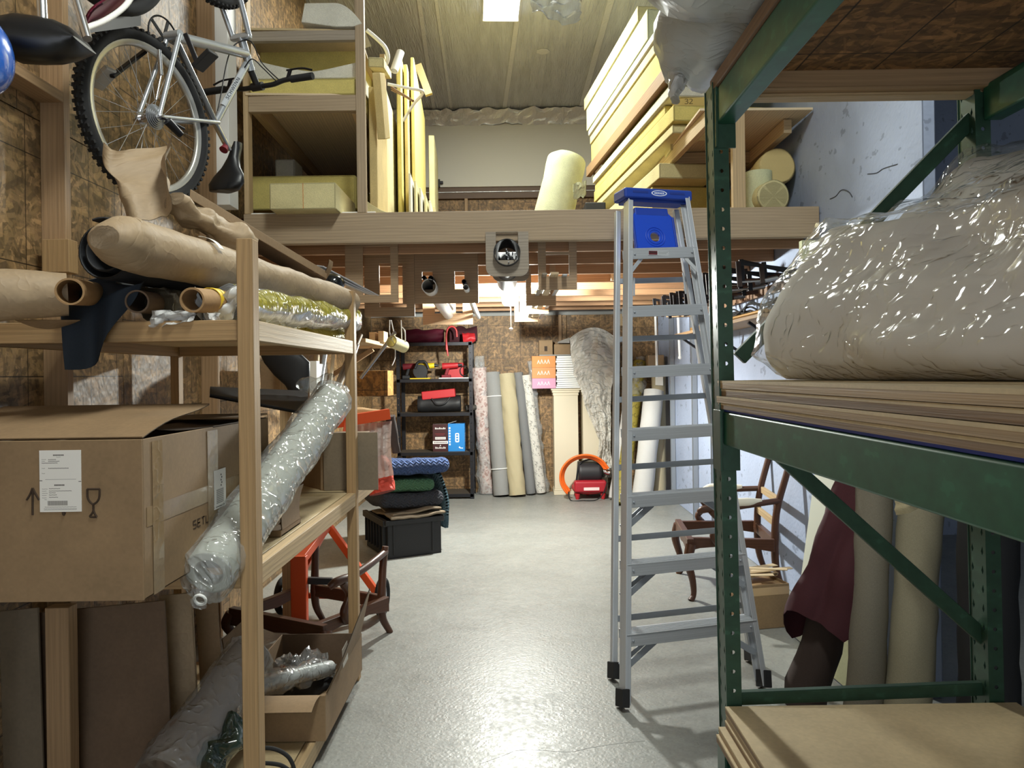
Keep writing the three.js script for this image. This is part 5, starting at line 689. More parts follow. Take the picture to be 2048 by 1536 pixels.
  { // saddle, nose away
    const s0 = bp(462, 336), a = sad.clone().sub(sc).normalize(), f = n.clone().multiplyScalar(0.2).add(V(0.25, -0.1, 0.1)).cross(a).normalize(), r = a.clone().cross(f); const prof = [[-0.12, 0.03], [-0.115, 0.078], [-0.08, 0.094], [-0.04, 0.082], [0.0, 0.05], [0.05, 0.028], [0.1, 0.022], [0.13, 0.014]];
    const rings = prof.map(([z, w], j) => Array.from({ length: 16 }, (_, i) => { const q = i / 16 * 6.28318; return s0.clone().addScaledVector(V(0.2, 0.95, -0.2).normalize(), z).addScaledVector(n, Math.cos(q) * w).addScaledVector(e, Math.sin(q) * (0.028 + (j < 3 ? 0.012 : 0))); })); part(t, 'saddle', loft(rings), S(0x141517, 0.4), 'black padded saddle'); part(t, 'saddle_bag', roll(bp(447, 300), bp(452, 292), 0.02, 0.012, { n: 12, m: 4 }), M.redDark); }
  // handlebar
  const st = hd0.clone().addScaledVector(e, 0.05).add(V(0, -0.06, 0)); part(t, 'stem', [tb(hd0, st, 0.016), tb(st.clone().addScaledVector(n, -0.03), st.clone().addScaledVector(n, 0.03), 0.02)], M.black);
  for (const s of [-1, 1]) { const b0 = st.clone(), b1 = st.clone().addScaledVector(n, s * 0.09), b2 = st.clone().addScaledVector(n, s * 0.15).add(V(0, 0.012, 0)), b3 = st.clone().addScaledVector(n, s * 0.30).add(V(0, 0.012, 0)); part(t, 'handlebar', tube([b0, b1, b2, b3], 0.012, 16, 10), M.black); part(t, 'grip', tb(b3.clone().addScaledVector(n, -s * 0.11), b3.clone().addScaledVector(n, s * 0.01), 0.017), M.rubber); part(t, 'brake_lever', [tb(b2.clone().addScaledVector(n, s * 0.02), b2.clone().addScaledVector(n, s * 0.02).add(V(0.02, 0.04, 0.02)), 0.009), tube([b2.clone().add(V(0.02, 0.04, 0.02)), b2.clone().addScaledVector(n, s * 0.08).add(V(0.03, 0.035, 0.03)), b2.clone().addScaledVector(n, s * 0.13).add(V(0.03, 0.02, 0.03))], 0.005, 10, 6)], M.blackMetal); }
  part(t, 'cable', [tube([st.clone().addScaledVector(n, 0.14), st.clone().add(V(0.02, 0.12, 0)), hd.clone().add(V(0.03, 0.05, 0.03)), hd.clone().add(V(-0.03, 0.02, 0.06)), sc.clone().add(V(0.02, 0.05, 0.02))], 0.003, 40, 6), tube([st.clone().addScaledVector(n, 0.12), st.clone().add(V(0.06, 0.05, 0.1)), hd.clone().add(V(0.05, -0.05, 0.06)), hd.clone().add(V(0.0, -0.08, 0.03))], 0.003, 30, 6)], M.black);
  part(t, 'derailleur', [roll(ax.clone().addScaledVector(n, 0.07).add(V(0.02, -0.02, 0)), ax.clone().addScaledVector(n, 0.06).add(V(0.06, -0.06, -0.05)), 0.018, 0.014, { n: 10, m: 4 }), tb(ax.clone().addScaledVector(n, 0.06), ax.clone().addScaledVector(n, 0.05).add(V(0.05, -0.01, -0.12)), 0.006)], M.blackMetal); part(t, 'brake_arm', [tb(bp(318, 100, 0.04), bp(322, 150, 0.04), 0.009), tb(bp(322, 150, 0.04), bp(312, 200, 0.04), 0.004)], M.chrome);
  // maker's name along the top tube
  const nm = canvasTex(256, 40, (g) => { g.fillStyle = '#b4b8bc'; g.fillRect(0, 0, 256, 40); g.fillStyle = '#3a3e44'; g.font = 'bold 32px sans-serif'; g.fillText('SCHWINN', 40, 31); });
  { const a = hd.clone().add(V(0, -0.05, 0)).lerp(sc, 0.12), b = hd.clone().lerp(sc, 0.78), z = b.clone().sub(a), L = z.length(); z.normalize(); const toCam = V(0, H, 0).sub(a).normalize(), y = toCam.clone().sub(z.clone().multiplyScalar(toCam.dot(z))).normalize(); const g = new THREE.CylinderGeometry(0.0176, 0.0176, L, 10, 1, true, -0.75, 1.5); const uv = g.attributes.uv; for (let i = 0; i < uv.count; i++) uv.setXY(i, uv.getY(i), 1 - uv.getX(i)); const ym = z.clone().negate(); const x = ym.clone().cross(y).normalize(); g.applyMatrix4(new THREE.Matrix4().makeBasis(x, ym, y).setPosition(a.clone().lerp(b, 0.5))); part(tt, 'lettering', g, S(0xffffff, 0.35, { map: nm }), 'dark maker name lettering'); }

  // second bicycle, mostly above the frame
  const D = 2.15, o0 = P(95, 80, D), t2 = thing('bicycle', 'red and white bicycle with a wide black saddle at the top of the wall', 'bicycle', o0.clone());
  { const prof = [[-0.125, 0.02], [-0.115, 0.055], [-0.08, 0.068], [-0.02, 0.066], [0.03, 0.06], [0.07, 0.045], [0.1, 0.02], [0.108, 0.004]]; part(t2, 'saddle', loft(prof.map(([z, w]) => Array.from({ length: 20 }, (_, i) => { const q = i / 20 * 6.28318; return o0.clone().add(V(z * 0.85, Math.sin(q) * w - 0.004, Math.cos(q) * 0.06 - z * 0.25)); }))), S(0x121214, 0.35), 'wide black saddle'); }
  part(t2, 'seat_post', rod(P(85, 40, D + 0.02), P(80, -60, D + 0.05), 0.014), M.chrome); part(t2, 'frame_tube', [rod(P(175, 78, D - 0.06), P(140, -40, D + 0.0), 0.012), rod(P(60, -40, D), P(330, -50, D + 0.8), 0.02)], M.chrome);
  part(t2, 'chain_guard', sheet(14, 6, (u, v) => { const a = P(168 + 100 * u, 56 - 66 * u - 0 * v, D + 0.3 + 0.25 * u), b = P(205 + 80 * u, 6 - 50 * u, D + 0.3 + 0.25 * u); return a.lerp(b, v).add(V(0, 0, 0.02 * Math.sin(v * 3))); }, 0.012), S(0x6d1730, 0.35)); part(t2, 'white_stripe', tube([P(168, 58, D + 0.27), P(215, 38, D + 0.38), P(250, 12, D + 0.46), P(268, -14, D + 0.5)], 0.010, 20, 8), M.whiteGloss); part(t2, 'black_shroud', sheet(12, 6, (u, v) => P(172 + 105 * u, 66 - 14 * u - (10 + 60 * u) * v, D + 0.36 + 0.3 * u), 0.02), M.black);
  const wheel2 = new THREE.TorusGeometry(0.29, 0.024, 10, 56); part(t2, 'tire', wheel2.applyMatrix4(W(P(200, -165, D + 0.45))), M.rubber);
  single('blue_object', 'shiny blue rounded object hanging on the chipboard wall beside the red bicycle', 'bag', new THREE.SphereGeometry(0.11, 24, 16).scale(0.7, 1.0, 1).translate(P(-52, 105, 1.9).x, P(-52, 105, 1.9).y, -1.9), Ph(0x1a63c8, 0.2, { clearcoat: 1 }));  // glossy blue rounded shape of unclear kind
  for (const [lab, p] of [['steel wall hook holding the silver bicycle', bp(415, -150).add(V(0, 0.31, 0))], ['steel wall hook holding the red bicycle', P(200, -165, D + 0.45).add(V(0, 0.3, 0))]]) single('wall_hook', lab, 'hook', tube([V(XL, p.y + 0.02, p.z), V((XL + p.x) / 2, p.y + 0.02, p.z), V(p.x + 0.05, p.y - 0.01, p.z), V(p.x + 0.09, p.y + 0.04, p.z)], 0.008, 24, 8), M.steel);
}

// ================================================================ back wall: black steel shelving
{
  const D0 = 8.88, D1 = 9.3, a = P(796, 986, D0), b = P(948, 986, D0), x0 = a.x, x1 = b.x, top = P(870, 684, D0).y, t = thing('steel_shelving', 'black steel shelving unit with five shelves at the back wall', 'shelving', V((x0 + x1) / 2, 0, -9.1));
  for (const [x, s] of [[x0, 1], [x1, -1]]) for (const z of [-D0, -D1]) { const w = 0.042, holes = []; for (let y = 0.06; y < top - 0.04; y += 0.076) holes.push(circ(w / 2, y, 0.006, 6)); const g = plate(rect(0, 0, w, top), 0.002, z === -D0 ? holes : []); if (s < 0) g.translate(-w, 0, 0); g.translate(x, 0, z); const g2 = plate(rect(0, 0, w, top), 0.002, holes).rotateY(Math.PI / 2); g2.translate(x, 0, z === -D0 ? z : z + w); part(t, 'post', [g, g2], M.blackMetal); }
  const ys = [685, 758, 826, 905, 985].map((y) => Math.max(0.05, P(870, y, D0).y)); ys[4] = 0.06;
  for (const y of ys) { const s = part(t, 'shelf', box(x0 + 0.004, x1 - 0.004, y - 0.006, y, -D0 - 0.01, -D1 + 0.01, 0.001), S(0x4a4238, 0.7)); part(s, 'shelf_lip', [box(x0 + 0.002, x1 - 0.002, y - 0.038, y + 0.002, -D0 + 0.002, -D0 - 0.004, 0.002)], M.blackMetal); }
  const R = (px, py, d = 9.05) => P(px, py, d);
  // top: red bags and umbrella
  single('red_bag', 'long dark red folded bag on top of the black shelving', 'bag', roll(V(x0 + 0.1, ys[0] + 0.085, -9.08), V(x1 - 0.35, ys[0] + 0.085, -9.1), 0.085, 0.08, { amp: 0.03, n: 24, m: 12, flat: 0.95 }), S(0x6e1230, 0.7, { map: weaveMap }));
  single('red_bag', 'crumpled bright red pouch beside the umbrella handle on the shelving top', 'bag', roll(R(925, 678, 8.98), R(950, 676, 9.0), 0.085, 0.05, { amp: 0.04, n: 24, m: 8, flat: 0.85 }), M.red); single('dark_bag', 'dark maroon bag slumped behind the bright red pouch', 'bag', roll(V(0 - 0.75, ys[0] + 0.1, -9.2), V(-0.42, ys[0] + 0.1, -9.2), 0.1, 0.09, { amp: 0.04, n: 24, m: 10 }), M.maroon);
  single('umbrella', 'folded umbrella with a red crook handle hanging off the shelf top', 'umbrella', [tube([R(893, 700, 8.85), R(893, 690, 8.86), R(893, 668, 8.87), R(897, 656, 8.87), R(905, 653, 8.87), R(912, 659, 8.87), R(914, 674, 8.87)], 0.011, 40, 8), rod(R(893, 690, 8.86), R(896, 712, 8.85), 0.014, 0.008)], S(0xc23b3b, 0.35));
  // second shelf: tools
  const tool = (lab, p, body, acc) => { const t2 = thing('cordless_tool', lab, 'power tool', p.clone(), { local: true, group: 'tools on the shelving' }); part(t2, 'motor_body', roll(V(-0.10, 0.15, 0), V(0.09, 0.16, 0), 0.04, 0.032, { n: 14, m: 6, rim: 0.006 }), body); part(t2, 'grip', bar(V(-0.03, 0.13, 0), V(-0.06, 0.04, 0), 0.04, 0.045, V(0, 0, 1), 0.012), acc); part(t2, 'battery', bx(0.11, 0.045, 0.075, 0.008).translate(-0.055, 0.024, 0), acc); part(t2, 'chuck', rod(V(0.09, 0.16, 0), V(0.14, 0.162, 0), 0.022, 0.012), M.blackMetal); };
  tool('yellow and black power drill on the second shelf', V(R(855, 752).x, ys[1] + 0.002, -9.0), M.yellow, M.black); tool('red power drill behind cables on the second shelf', V(R(902, 752).x, ys[1] + 0.002, -9.02), M.red, M.redDark); tool('dark red small drill beside the black saw on the second shelf', V(R(822, 752).x, ys[1] + 0.002, -9.1), M.redDark, M.black);
  { const q = V(R(843, 752).x, ys[1] + 0.002, -8.95), k = thing('circular_saw', 'black saw with yellow guard on the second shelf', 'power tool', q.clone(), { local: true, group: 'tools on the shelving' }); part(k, 'blade_guard', rod(V(0, 0.09, -0.02), V(0, 0.09, 0.02), 0.085, 0.085, 24), M.black); part(k, 'base_plate', box(-0.12, 0.12, 0.0, 0.012, -0.06, 0.06, 0.002), M.yellow); part(k, 'handle', tube([V(-0.06, 0.13, 0.03), V(-0.02, 0.2, 0.03), V(0.06, 0.2, 0.03), V(0.1, 0.12, 0.03)], 0.016, 20, 8), M.black); }
  { const p = V(R(905, 740).x, ys[1] + 0.002, -9.12), k = thing('tool_case', 'open red tool case with coiled cables on the second shelf', 'case', p.clone(), { local: true }); part(k, 'case', box(-0.09, 0.13, 0, 0.19, -0.06, 0.05, 0.012), M.red); part(k, 'cable', tube(Array.from({ length: 20 }, (_, i) => V(0.14 + 0.05 * Math.cos(i), 0.09 + 0.06 * Math.sin(i), 0.03 + i * 0.002)), 0.006, 60, 6), M.black); }
  single('white_strip', 'white strip lying along the front of the second shelf', 'strip', box(R(880, 750).x, R(940, 750).x, ys[1] + 0.002, ys[1] + 0.014, -8.9, -8.94, 0.002), M.white);
  // third shelf: tool bag
  { const p = V(R(882, 822).x, ys[2] + 0.002, -9.03), k = thing('tool_bag', 'black and red open tool bag on the third shelf', 'bag', p.clone(), { local: true }); part(k, 'body', roll(V(-0.27, 0.1, 0), V(0.24, 0.1, 0), 0.1, 0.1, { amp: 0.012, n: 24, m: 10, flat: 0.95, rim: 0.02 }), M.black); part(k, 'red_flap', bar(V(-0.22, 0.2, 0.02), V(0.18, 0.235, 0.02), 0.12, 0.10, V(0, 1, 0), 0.012), M.red); part(k, 'handle', tube([V(-0.1, 0.17, 0.1), V(-0.04, 0.1, 0.13), V(0.06, 0.11, 0.13), V(0.12, 0.18, 0.1)], 0.009, 20, 8), M.black); single('shelf_tool', 'small dark tool lying beside the black and red bag', 'tool', [roll(V(p.x + 0.3, ys[2] + 0.04, -9.05), V(p.x + 0.42, ys[2] + 0.05, -9.1), 0.035, 0.03, { amp: 0.012, n: 14, m: 6 })], S(0x3d3a34, 0.6)); }
  // fourth shelf: printed boxes
  const prn = (bg, fn) => canvasTex(256, 384, (g) => { g.fillStyle = bg; g.fillRect(0, 0, 256, 384); fn(g); });
  const uvFull = (w, h, d) => new THREE.BoxGeometry(w, h, d);
  { const p = R(881, 903, 8.98), q = R(866, 849, 8.98), w = R(896, 849, 8.98).x - q.x, h = q.y - ys[3], k = thing('product_box', 'maroon printed box with white bands on the fourth shelf', 'box', V(p.x, ys[3] + 0.001, -9.08), { local: true }); const m = prn('#3c1416', (g) => { g.fillStyle = '#f0ece8'; g.font = 'bold italic 50px serif'; g.textAlign = 'center'; for (let i = 0; i < 8; i++) { g.fillRect(40 + i * 23, 44 + (i % 3) * 5, 15, 26 - (i % 3) * 5); } g.fillRect(40, 180, 180, 34); g.fillRect(0, 236, 256, 40); g.fillStyle = '#7c2226'; g.fillRect(40, 130, 170, 8); g.fillRect(60, 150, 130, 6); g.fillStyle = '#3c1416'; for (let i = 0; i < 9; i++) g.fillRect(20 + i * 25, 250, 16, 14); for (let i = 0; i < 8; i++) g.fillRect(50 + i * 20, 190, 12, 12); g.fillStyle = '#f0ece8'; for (let i = 0; i < 8; i++) { g.fillRect(40 + i * 23, 318 + (i % 3) * 5, 15, 26 - (i % 3) * 5); } g.beginPath(); g.moveTo(128, 284); g.lineTo(116, 306); g.lineTo(140, 306); g.fill(); }); part(k, 'carton', uvFull(w, h, 0.2).translate(0, h / 2, 0), S(0xffffff, 0.5, { map: m })); }
  { const p = R(912, 903, 8.97), w = R(929, 849, 8.97).x - R(896, 849, 8.97).x, h = R(896, 848, 8.97).y - ys[3], k = thing('product_box', 'bright blue printed box with an open flap on the fourth shelf', 'box', V(p.x + 0.005, ys[3] + 0.001, -9.08), { local: true }); const m = prn('#1f86d2', (g) => { g.fillStyle = '#ffffff'; g.beginPath(); g.roundRect(110, 130, 62, 130, 18); g.fill(); g.fillStyle = '#1f86d2'; g.font = 'bold 28px sans-serif'; g.textAlign = 'center'; for (let i = 0; i < 3; i++) { g.fillRect(126, 146 + i * 36, 30, 22); } g.fillStyle = '#ffffff'; g.save(); g.translate(34, 300); g.rotate(-Math.PI / 2); g.font = 'bold 40px sans-serif'; g.textAlign = 'left'; for (let i = 0; i < 7; i++) g.fillRect(i * 38, -22, 24, 26); g.restore(); g.fillRect(180, 336, 50, 10); g.beginPath(); g.arc(176, 330, 12, 0, 6.3); g.fill(); }); part(k, 'carton', uvFull(w, h, 0.18).translate(0, h / 2, 0), S(0xffffff, 0.5, { map: m })); part(k, 'flap', bar(V(-w / 2, h + 0.002, 0.02), V(0, h + 0.03, 0.02), 0.14, 0.003, V(0, 1, 0), 0.001), S(0xd7dde2, 0.6)); }
}
// ================================================================ fabric rolls standing at the back wall
{
  const G = 'fabric rolls at the back wall';
  const stand = (lab, pt, pbm, r, m, o = {}) => { const b = onFloor(pbm[0], pbm[1]); const top = P(pt[0], pt[1], o.td || 9.18); const t = thing('fabric_roll', lab, 'fabric roll', b.clone(), { group: G }); part(t, 'roll', roll(b.clone().add(V(0, 0.02, 0)), top, r, r, { n: 26, m: 20, rim: 0.01, amp: 0.006, ...o }), m); for (const s of o.ties || []) { const c = b.clone().add(V(0, 0.02, 0)).lerp(top, s), [x, y, z] = frame(b, top, V(0, 0, 1)); part(t, 'tie', new THREE.TorusGeometry(r + 0.004, 0.007, 6, 28).applyMatrix4(new THREE.Matrix4().makeBasis(x, y, z).setPosition(c)), M.white); } return t; };
  const pk = stand('pink patterned roll in clear plastic next to the black shelving', [958, 735], [975, 988], 0.085, S(0xe4dcd8, 0.7, { map: canvasTex(128, 128, (g) => { g.fillStyle = '#d9cfcb'; g.fillRect(0, 0, 128, 128); let s = 5; const r = () => { s = (s * 1664525 + 1013904223) >>> 0; return s / 4294967296; }; for (let i = 0; i < 70; i++) { g.fillStyle = ['#c3aaa6', '#e6dedb', '#b59c96'][i % 3]; g.beginPath(); g.ellipse(r() * 128, r() * 128, 4 + r() * 8, 3 + r() * 4, r() * 3, 0, 6.3); g.fill(); } }, 0.3, 0.3) }), { td: 9.12, amp: 0.02 });
  part(pk, 'plastic_wrap', roll(onFloor(972, 988).add(V(0, 0.01, 0)), P(958, 712, 9.1), 0.1, 0.05, { n: 26, m: 22, amp: 0.04, fq: 7 }), M.plastic, 'clear plastic wrap');
  stand('grey fabric roll tied with two white cords', [985, 745], [1003, 993], 0.095, M.greyFab, { ties: [0.21, 0.80] });
  stand('cream fabric roll with wrinkled lower half between grey rolls', [1013, 748], [1035, 993], 0.1, M.creamFab, { amp: 0.014, fq: 9 });
  stand('narrow dark grey fabric roll behind the cream roll', [1037, 745], [1062, 990], 0.058, M.greyFab2);
  const fl = stand('white floral fabric roll leaning next to the cream column', [1052, 750], [1082, 988], 0.062, S(0xe6e4de, 0.85, { map: canvasTex(128, 128, (g) => { g.fillStyle = '#e9e7e2'; g.fillRect(0, 0, 128, 128); let s = 77; const r = () => { s = (s * 1664525 + 1013904223) >>> 0; return s / 4294967296; }; g.strokeStyle = '#8f8f8c'; g.lineWidth = 2; for (let i = 0; i < 46; i++) { const x = r() * 128, y = r() * 128, q = r() * 6; g.beginPath(); g.moveTo(x, y); g.quadraticCurveTo(x + 10 * Math.cos(q), y + 6, x + 14 * Math.cos(q), y + 14 * Math.sin(q)); g.stroke(); if (i % 4 === 0) { g.fillStyle = '#7c7c7a'; g.beginPath(); g.arc(x, y, 3, 0, 6.3); g.fill(); } } }, 0.25, 0.25) }), { amp: 0.008 });
  part(fl, 'plastic_wrap', roll(onFloor(1092, 985).add(V(-0.02, 0.02, 0)), P(1060, 722, 9.15), 0.06, 0.03, { n: 22, m: 20, amp: 0.035, fq: 8 }), M.plastic, 'clear plastic wrap');
  // columns
  for (const [a, b, lab] of [[1108, 1161, 'cream square column standing at the back wall with nothing draped over it'], [1166, 1219, 'cream square column at the back wall half covered by crumpled plastic']]) { const d = 9.05, A = P(a, 980, d), B = P(b, 980, d), w = B.x - A.x, cx = (A.x + B.x) / 2, top = P(1140, 777, d).y, t = thing('column', lab, 'column', V(cx, 0, -d - w / 2), { local: true, group: 'cream columns' }); part(t, 'shaft', box(-w / 2 + 0.012, w / 2 - 0.012, 0.07, top - 0.08, -w / 2 + 0.012, w / 2 - 0.03, 0.006), M.column); part(t, 'base', [box(-w / 2, w / 2, 0.001, 0.05, -w / 2, w / 2 - 0.018, 0.004), box(-w / 2 + 0.006, w / 2 - 0.006, 0.05, 0.072, -w / 2 + 0.006, w / 2 - 0.024, 0.006)], M.column); part(t, 'capital', [box(-w / 2 + 0.004, w / 2 - 0.004, top - 0.085, top - 0.05, -w / 2 + 0.004, w / 2 - 0.022, 0.006), box(-w / 2 - 0.006, w / 2 + 0.006, top - 0.05, top - 0.02, -w / 2, w / 2 - 0.012, 0.006), box(-w / 2 - 0.018, w / 2 + 0.018, top - 0.02, top, -w / 2 - 0.012, w / 2, 0.004)], M.column); }
  // boxes of panels lying on the columns
  const boxesTop = P(1140, 777, 9.05).y + 0.002, rowsY = [777, 756.5, 735, 712].map((y) => P(1100, y, 9.05).y + 0.002), cols = [0xd79bb4, 0xdd9458, 0xd88b45];
  const txt = (bg) => canvasTex(192, 80, (g) => { g.fillStyle = bg; g.fillRect(0, 0, 192, 80); g.strokeStyle = '#f4e8e4'; g.lineWidth = 4; for (const [x, k] of [[44, 0], [70, 1], [98, 0], [124, 1]]) { g.beginPath(); g.moveTo(x, 54); g.lineTo(x + 10, k ? 26 : 30); g.lineTo(x + 20, 54); g.stroke(); } });
  ['#cf93ae', '#d28a52', '#cf8440'].forEach((bg, i) => { const x0 = P(1064, 740, 9.05).x, x1 = P(1111, 740, 9.05).x, x2 = P(1215, 740, 9.05).x, y0 = rowsY[i], y1 = rowsY[i + 1] - 0.002, t = thing('tile_pack', ['pink ended pack of white boards lowest on the columns', 'orange ended pack of white boards in the middle of the pile', 'brown-orange ended pack of white boards on top of the pile'][i], 'pack', V((x0 + x2) / 2, y0, -9.15), { group: 'packs of white boards' });
    part(t, 'wrapper', new THREE.BoxGeometry(x1 - x0, y1 - y0, 0.24).translate((x0 + x1) / 2, (y0 + y1) / 2, -9.16), S(0xffffff, 0.6, { map: txt(bg) }), 'coloured printed wrapper'); const nb = 5; for (let k = 0; k < nb; k++) part(t, 'board', box(x1 + 0.002 + 0.02 * ((k * 7 + i * 3) % 5) / 5, x2 - 0.02 * ((k * 3 + i) % 4) / 4, y0 + (y1 - y0) * k / nb + 0.001, y0 + (y1 - y0) * (k + 1) / nb - 0.002, -9.03, -9.28, 0.003), M.white); });
  const ct = (lab, px, mk) => { const p = P(px[0], px[3], 9.15), q = P(px[2], px[1], 9.15), t = thing('carton', lab, 'box', V((p.x + q.x) / 2, rowsY[3] + 0.02, -9.22)); part(t, 'body', box(p.x, q.x, rowsY[3] + 0.016, q.y, -9.13, -9.32, 0.004), M.card); if (mk) part(t, 'print', box((p.x + q.x) / 2 - 0.018, (p.x + q.x) / 2 + 0.018, rowsY[3] + 0.06, rowsY[3] + 0.12, -9.129, -9.131, 0), S(0x3a2f26, 0.9)); };
  ct('small brown carton with a dark print on the pile of packs', [1078, 680, 1105, 705], true); ct('small plain brown carton next to the printed one on the pile', [1108, 688, 1140, 705], false); single('grey_plank', 'grey flat board lying under the small cartons', 'board', box(P(1078, 705, 9.1).x, P(1140, 705, 9.1).x, rowsY[3] + 0.001, rowsY[3] + 0.014, -9.05, -9.3, 0.002), M.greyPaint);
  single('white_tray', 'white folded paper tray standing on the small cartons', 'paper', sheet(4, 3, (u, v) => P(1115 + 24 * u, 686 - 9 * u * v - 2 * v, 9.16 + 0.1 * v), 0.003), M.paper);
  // crumpled plastic over the right column
  single('plastic_sheet', 'crumpled milky plastic sheet draped over one cream column and the packs', 'plastic', sheet(34, 60, (u, v) => { const w = v < 0.28 ? [1140 + 20 * v, 1234] : [1150 + 46 * Math.min(1, (v - 0.28) * 2.2), 1226 - 4 * v], px = w[0] + (w[1] - w[0]) * u, py = 655 + 300 * v + 22 * Math.pow(Math.abs(u - 0.5) * 2, 2) * (1 - v), k = fbm(u * 3.3, v * 7, 2.2, 3); const p = P(px + 6 * nz(v * 8, u, 1), py, 8.92 - 0.10 * Math.max(0, 0.3 - v) + 0.07 * k); p.y = Math.max(0.02, p.y); return p; }, 0.002), Ph(0xeae6dc, 0.4, { transmission: 0.4, thickness: 0, bumpMap: crinkle, bumpScale: 0.02 }));
  // air compressor
  const c = onFloor(1178, 994).add(V(0, 0, 0.2)), ac = thing('air_compressor', 'red pancake air compressor with a coiled orange hose', 'compressor', c.clone(), { local: true });
  part(ac, 'tank', new THREE.LatheGeometry([[0.001, 0.05], [0.12, 0.05], [0.18, 0.07], [0.205, 0.105], [0.2, 0.14], [0.17, 0.17], [0.1, 0.185], [0.001, 0.19]].map(([a, b]) => new THREE.Vector2(a, b)), 32).translate(0, 0, -0.2), M.red, 'red round tank'); part(ac, 'shroud', bar(V(-0.19, 0.15, -0.06), V(0.19, 0.15, -0.06), 0.14, 0.14, V(0, 1, 0), 0.03), S(0xa8202c, 0.45)); for (const [x, z] of [[-0.15, -0.05], [0.15, -0.05], [0, -0.34]]) part(ac, 'foot', rod(V(x, 0.001, z), V(x, 0.07, z), 0.02, 0.035), M.red);
  part(ac, 'motor_cover', roll(V(-0.13, 0.3, -0.18), V(0.14, 0.3, -0.18), 0.13, 0.13, { n: 24, m: 8, rim: 0.03 }), S(0x242326, 0.5)); part(ac, 'nameplate', box(-0.08, 0.1, 0.11, 0.145, 0.0105, 0.012, 0.0005), S(0xf0d8d4, 0.5)); part(ac, 'gauge', [rod(V(0.17, 0.32, -0.1), V(0.24, 0.30, -0.08), 0.03, 0.035), rod(V(0.15, 0.38, -0.1), V(0.2, 0.42, -0.08), 0.012)], M.chrome); part(ac, 'handle', tube([V(-0.16, 0.2, -0.08), V(-0.1, 0.42, -0.1), V(0.08, 0.44, -0.1), V(0.16, 0.25, -0.1)], 0.011, 24, 8), M.blackMetal);
  const hose = []; for (let i = 0; i <= 110; i++) { const a = Math.PI * 1.12 - i / 110 * 6 * 3.4 , k = (i % 22) / 22, R2 = 0.24 + 0.03 * Math.sin(i * 0.9); hose.push(V(-0.04 + Math.cos(a) * R2 - 0.015, 0.27 + Math.sin(a) * (R2 - 0.035) * (Math.sin(a) < 0 ? 0.95 : 0.85), -0.02 + 0.02 * Math.sin(i * 0.7))); } part(ac, 'hose', tube(hose.slice(0, 2).length ? Array.from({ length: 40 }, (_, i) => { const s = i / 39, loopN = Math.floor(i / 10), q = (i % 10) / 9, a = 0.4 + q * 3.5, dir = loopN % 2 ? 3.9 + 0.4 - a : a, R2 = 0.25 + loopN * 0.014; return V(-0.06 + Math.cos(dir) * R2, Math.max(0.03, 0.26 + Math.sin(dir) * R2 * 0.9), -0.05 + 0.02 * loopN); }) : hose, 0.012, 160, 7), M.orangeHose, 'bright orange hose'); part(ac, 'cord', tube([V(-0.26, 0.1, 0.02), V(-0.24, 0.01, 0.06), V(-0.1, 0.01, 0.1), V(0.05, 0.012, 0.09), V(0.13, 0.06, 0.04), V(0.19, 0.2, 0.02)], 0.006, 40, 6), M.rubber);
}
// ================================================================ rolls behind the ladder
{
  const G = 'fabric rolls behind the ladder', lean = (lab, b, t, r, m, o = {}) => { const B = onFloor(...b).add(V(0, 0.02, 0)), T = P(t[0], t[1], t[2]); const k = thing('fabric_roll', lab, 'fabric roll', B.clone().setY(0), { group: G }); part(k, 'roll', roll(B, T, r, r, { n: 26, m: 16, rim: 0.008, amp: 0.005, ...o }), m); return [k, B, T]; };
  lean('slim white fabric roll leaning beside the red compressor', [1226, 1000], [1262, 760, 9.0], 0.05, M.whiteFab);
  const [gk, gb, gt] = lean('olive gold damask fabric roll leaning behind the ladder', [1240, 1011], [1280, 725, 8.95], 0.08, S(0xa99f55, 0.6, { map: canvasTex(128, 128, (g) => { g.fillStyle = '#d8d0a0'; g.fillRect(0, 0, 128, 128); g.strokeStyle = '#8f8650'; g.lineWidth = 4; for (let i = 0; i < 8; i++) { g.beginPath(); g.arc((i % 2) * 64 + 32, Math.floor(i / 2) * 32 + 16, 12, 0, 5); g.stroke(); } }, 0.22, 0.22) }));
  part(gk, 'plastic_hood', roll(gb.clone().lerp(gt, 0.74), gt.clone().add(V(0, 0.05, 0)), 0.1, 0.05, { n: 24, m: 12, amp: 0.05, fq: 9 }), M.plastic, 'crumpled clear plastic hood');
  lean('thick white fabric roll leaning behind the ladder steps', [1283, 1010], [1308, 782, 8.6], 0.112, M.whiteFab); const [bk, bb2, bt] = lean('beige fabric roll with a cardboard end cap behind the ladder', [1318, 1006], [1317, 722, 8.85], 0.08, M.beigeFab);
  part(bk, 'end_cap', bar(bt.clone().add(V(-0.05, -0.06, 0.04)), bt.clone().add(V(-0.05, 0.07, 0.04)), 0.19, 0.15, V(0, 0, 1), 0.01), M.kraft); part(bk, 'paper_tag', bar(bb2.clone().lerp(bt, 0.82).add(V(-0.01, 0, 0.092)), bb2.clone().lerp(bt, 0.92).add(V(-0.01, 0, 0.092)), 0.09, 0.004, V(0, 0, 1), 0.001), M.paper);
  for (const [a, b, d, lab] of [[[1310, 600], [1314, 752], 8.3, 'white thin rod hanging above the cardboard capped roll'], [[1353, 560], [1360, 715], 7.6, 'white thin rod hanging in front of the steel channels']]) single('hanging_rod', lab, 'rod', [rod(P(a[0], a[1], d), P(b[0], b[1], d), 0.014), new THREE.SphereGeometry(0.02, 10, 8).translate(P(b[0], b[1], d).x, P(b[0], b[1], d).y, -d)], M.whiteGloss);
}
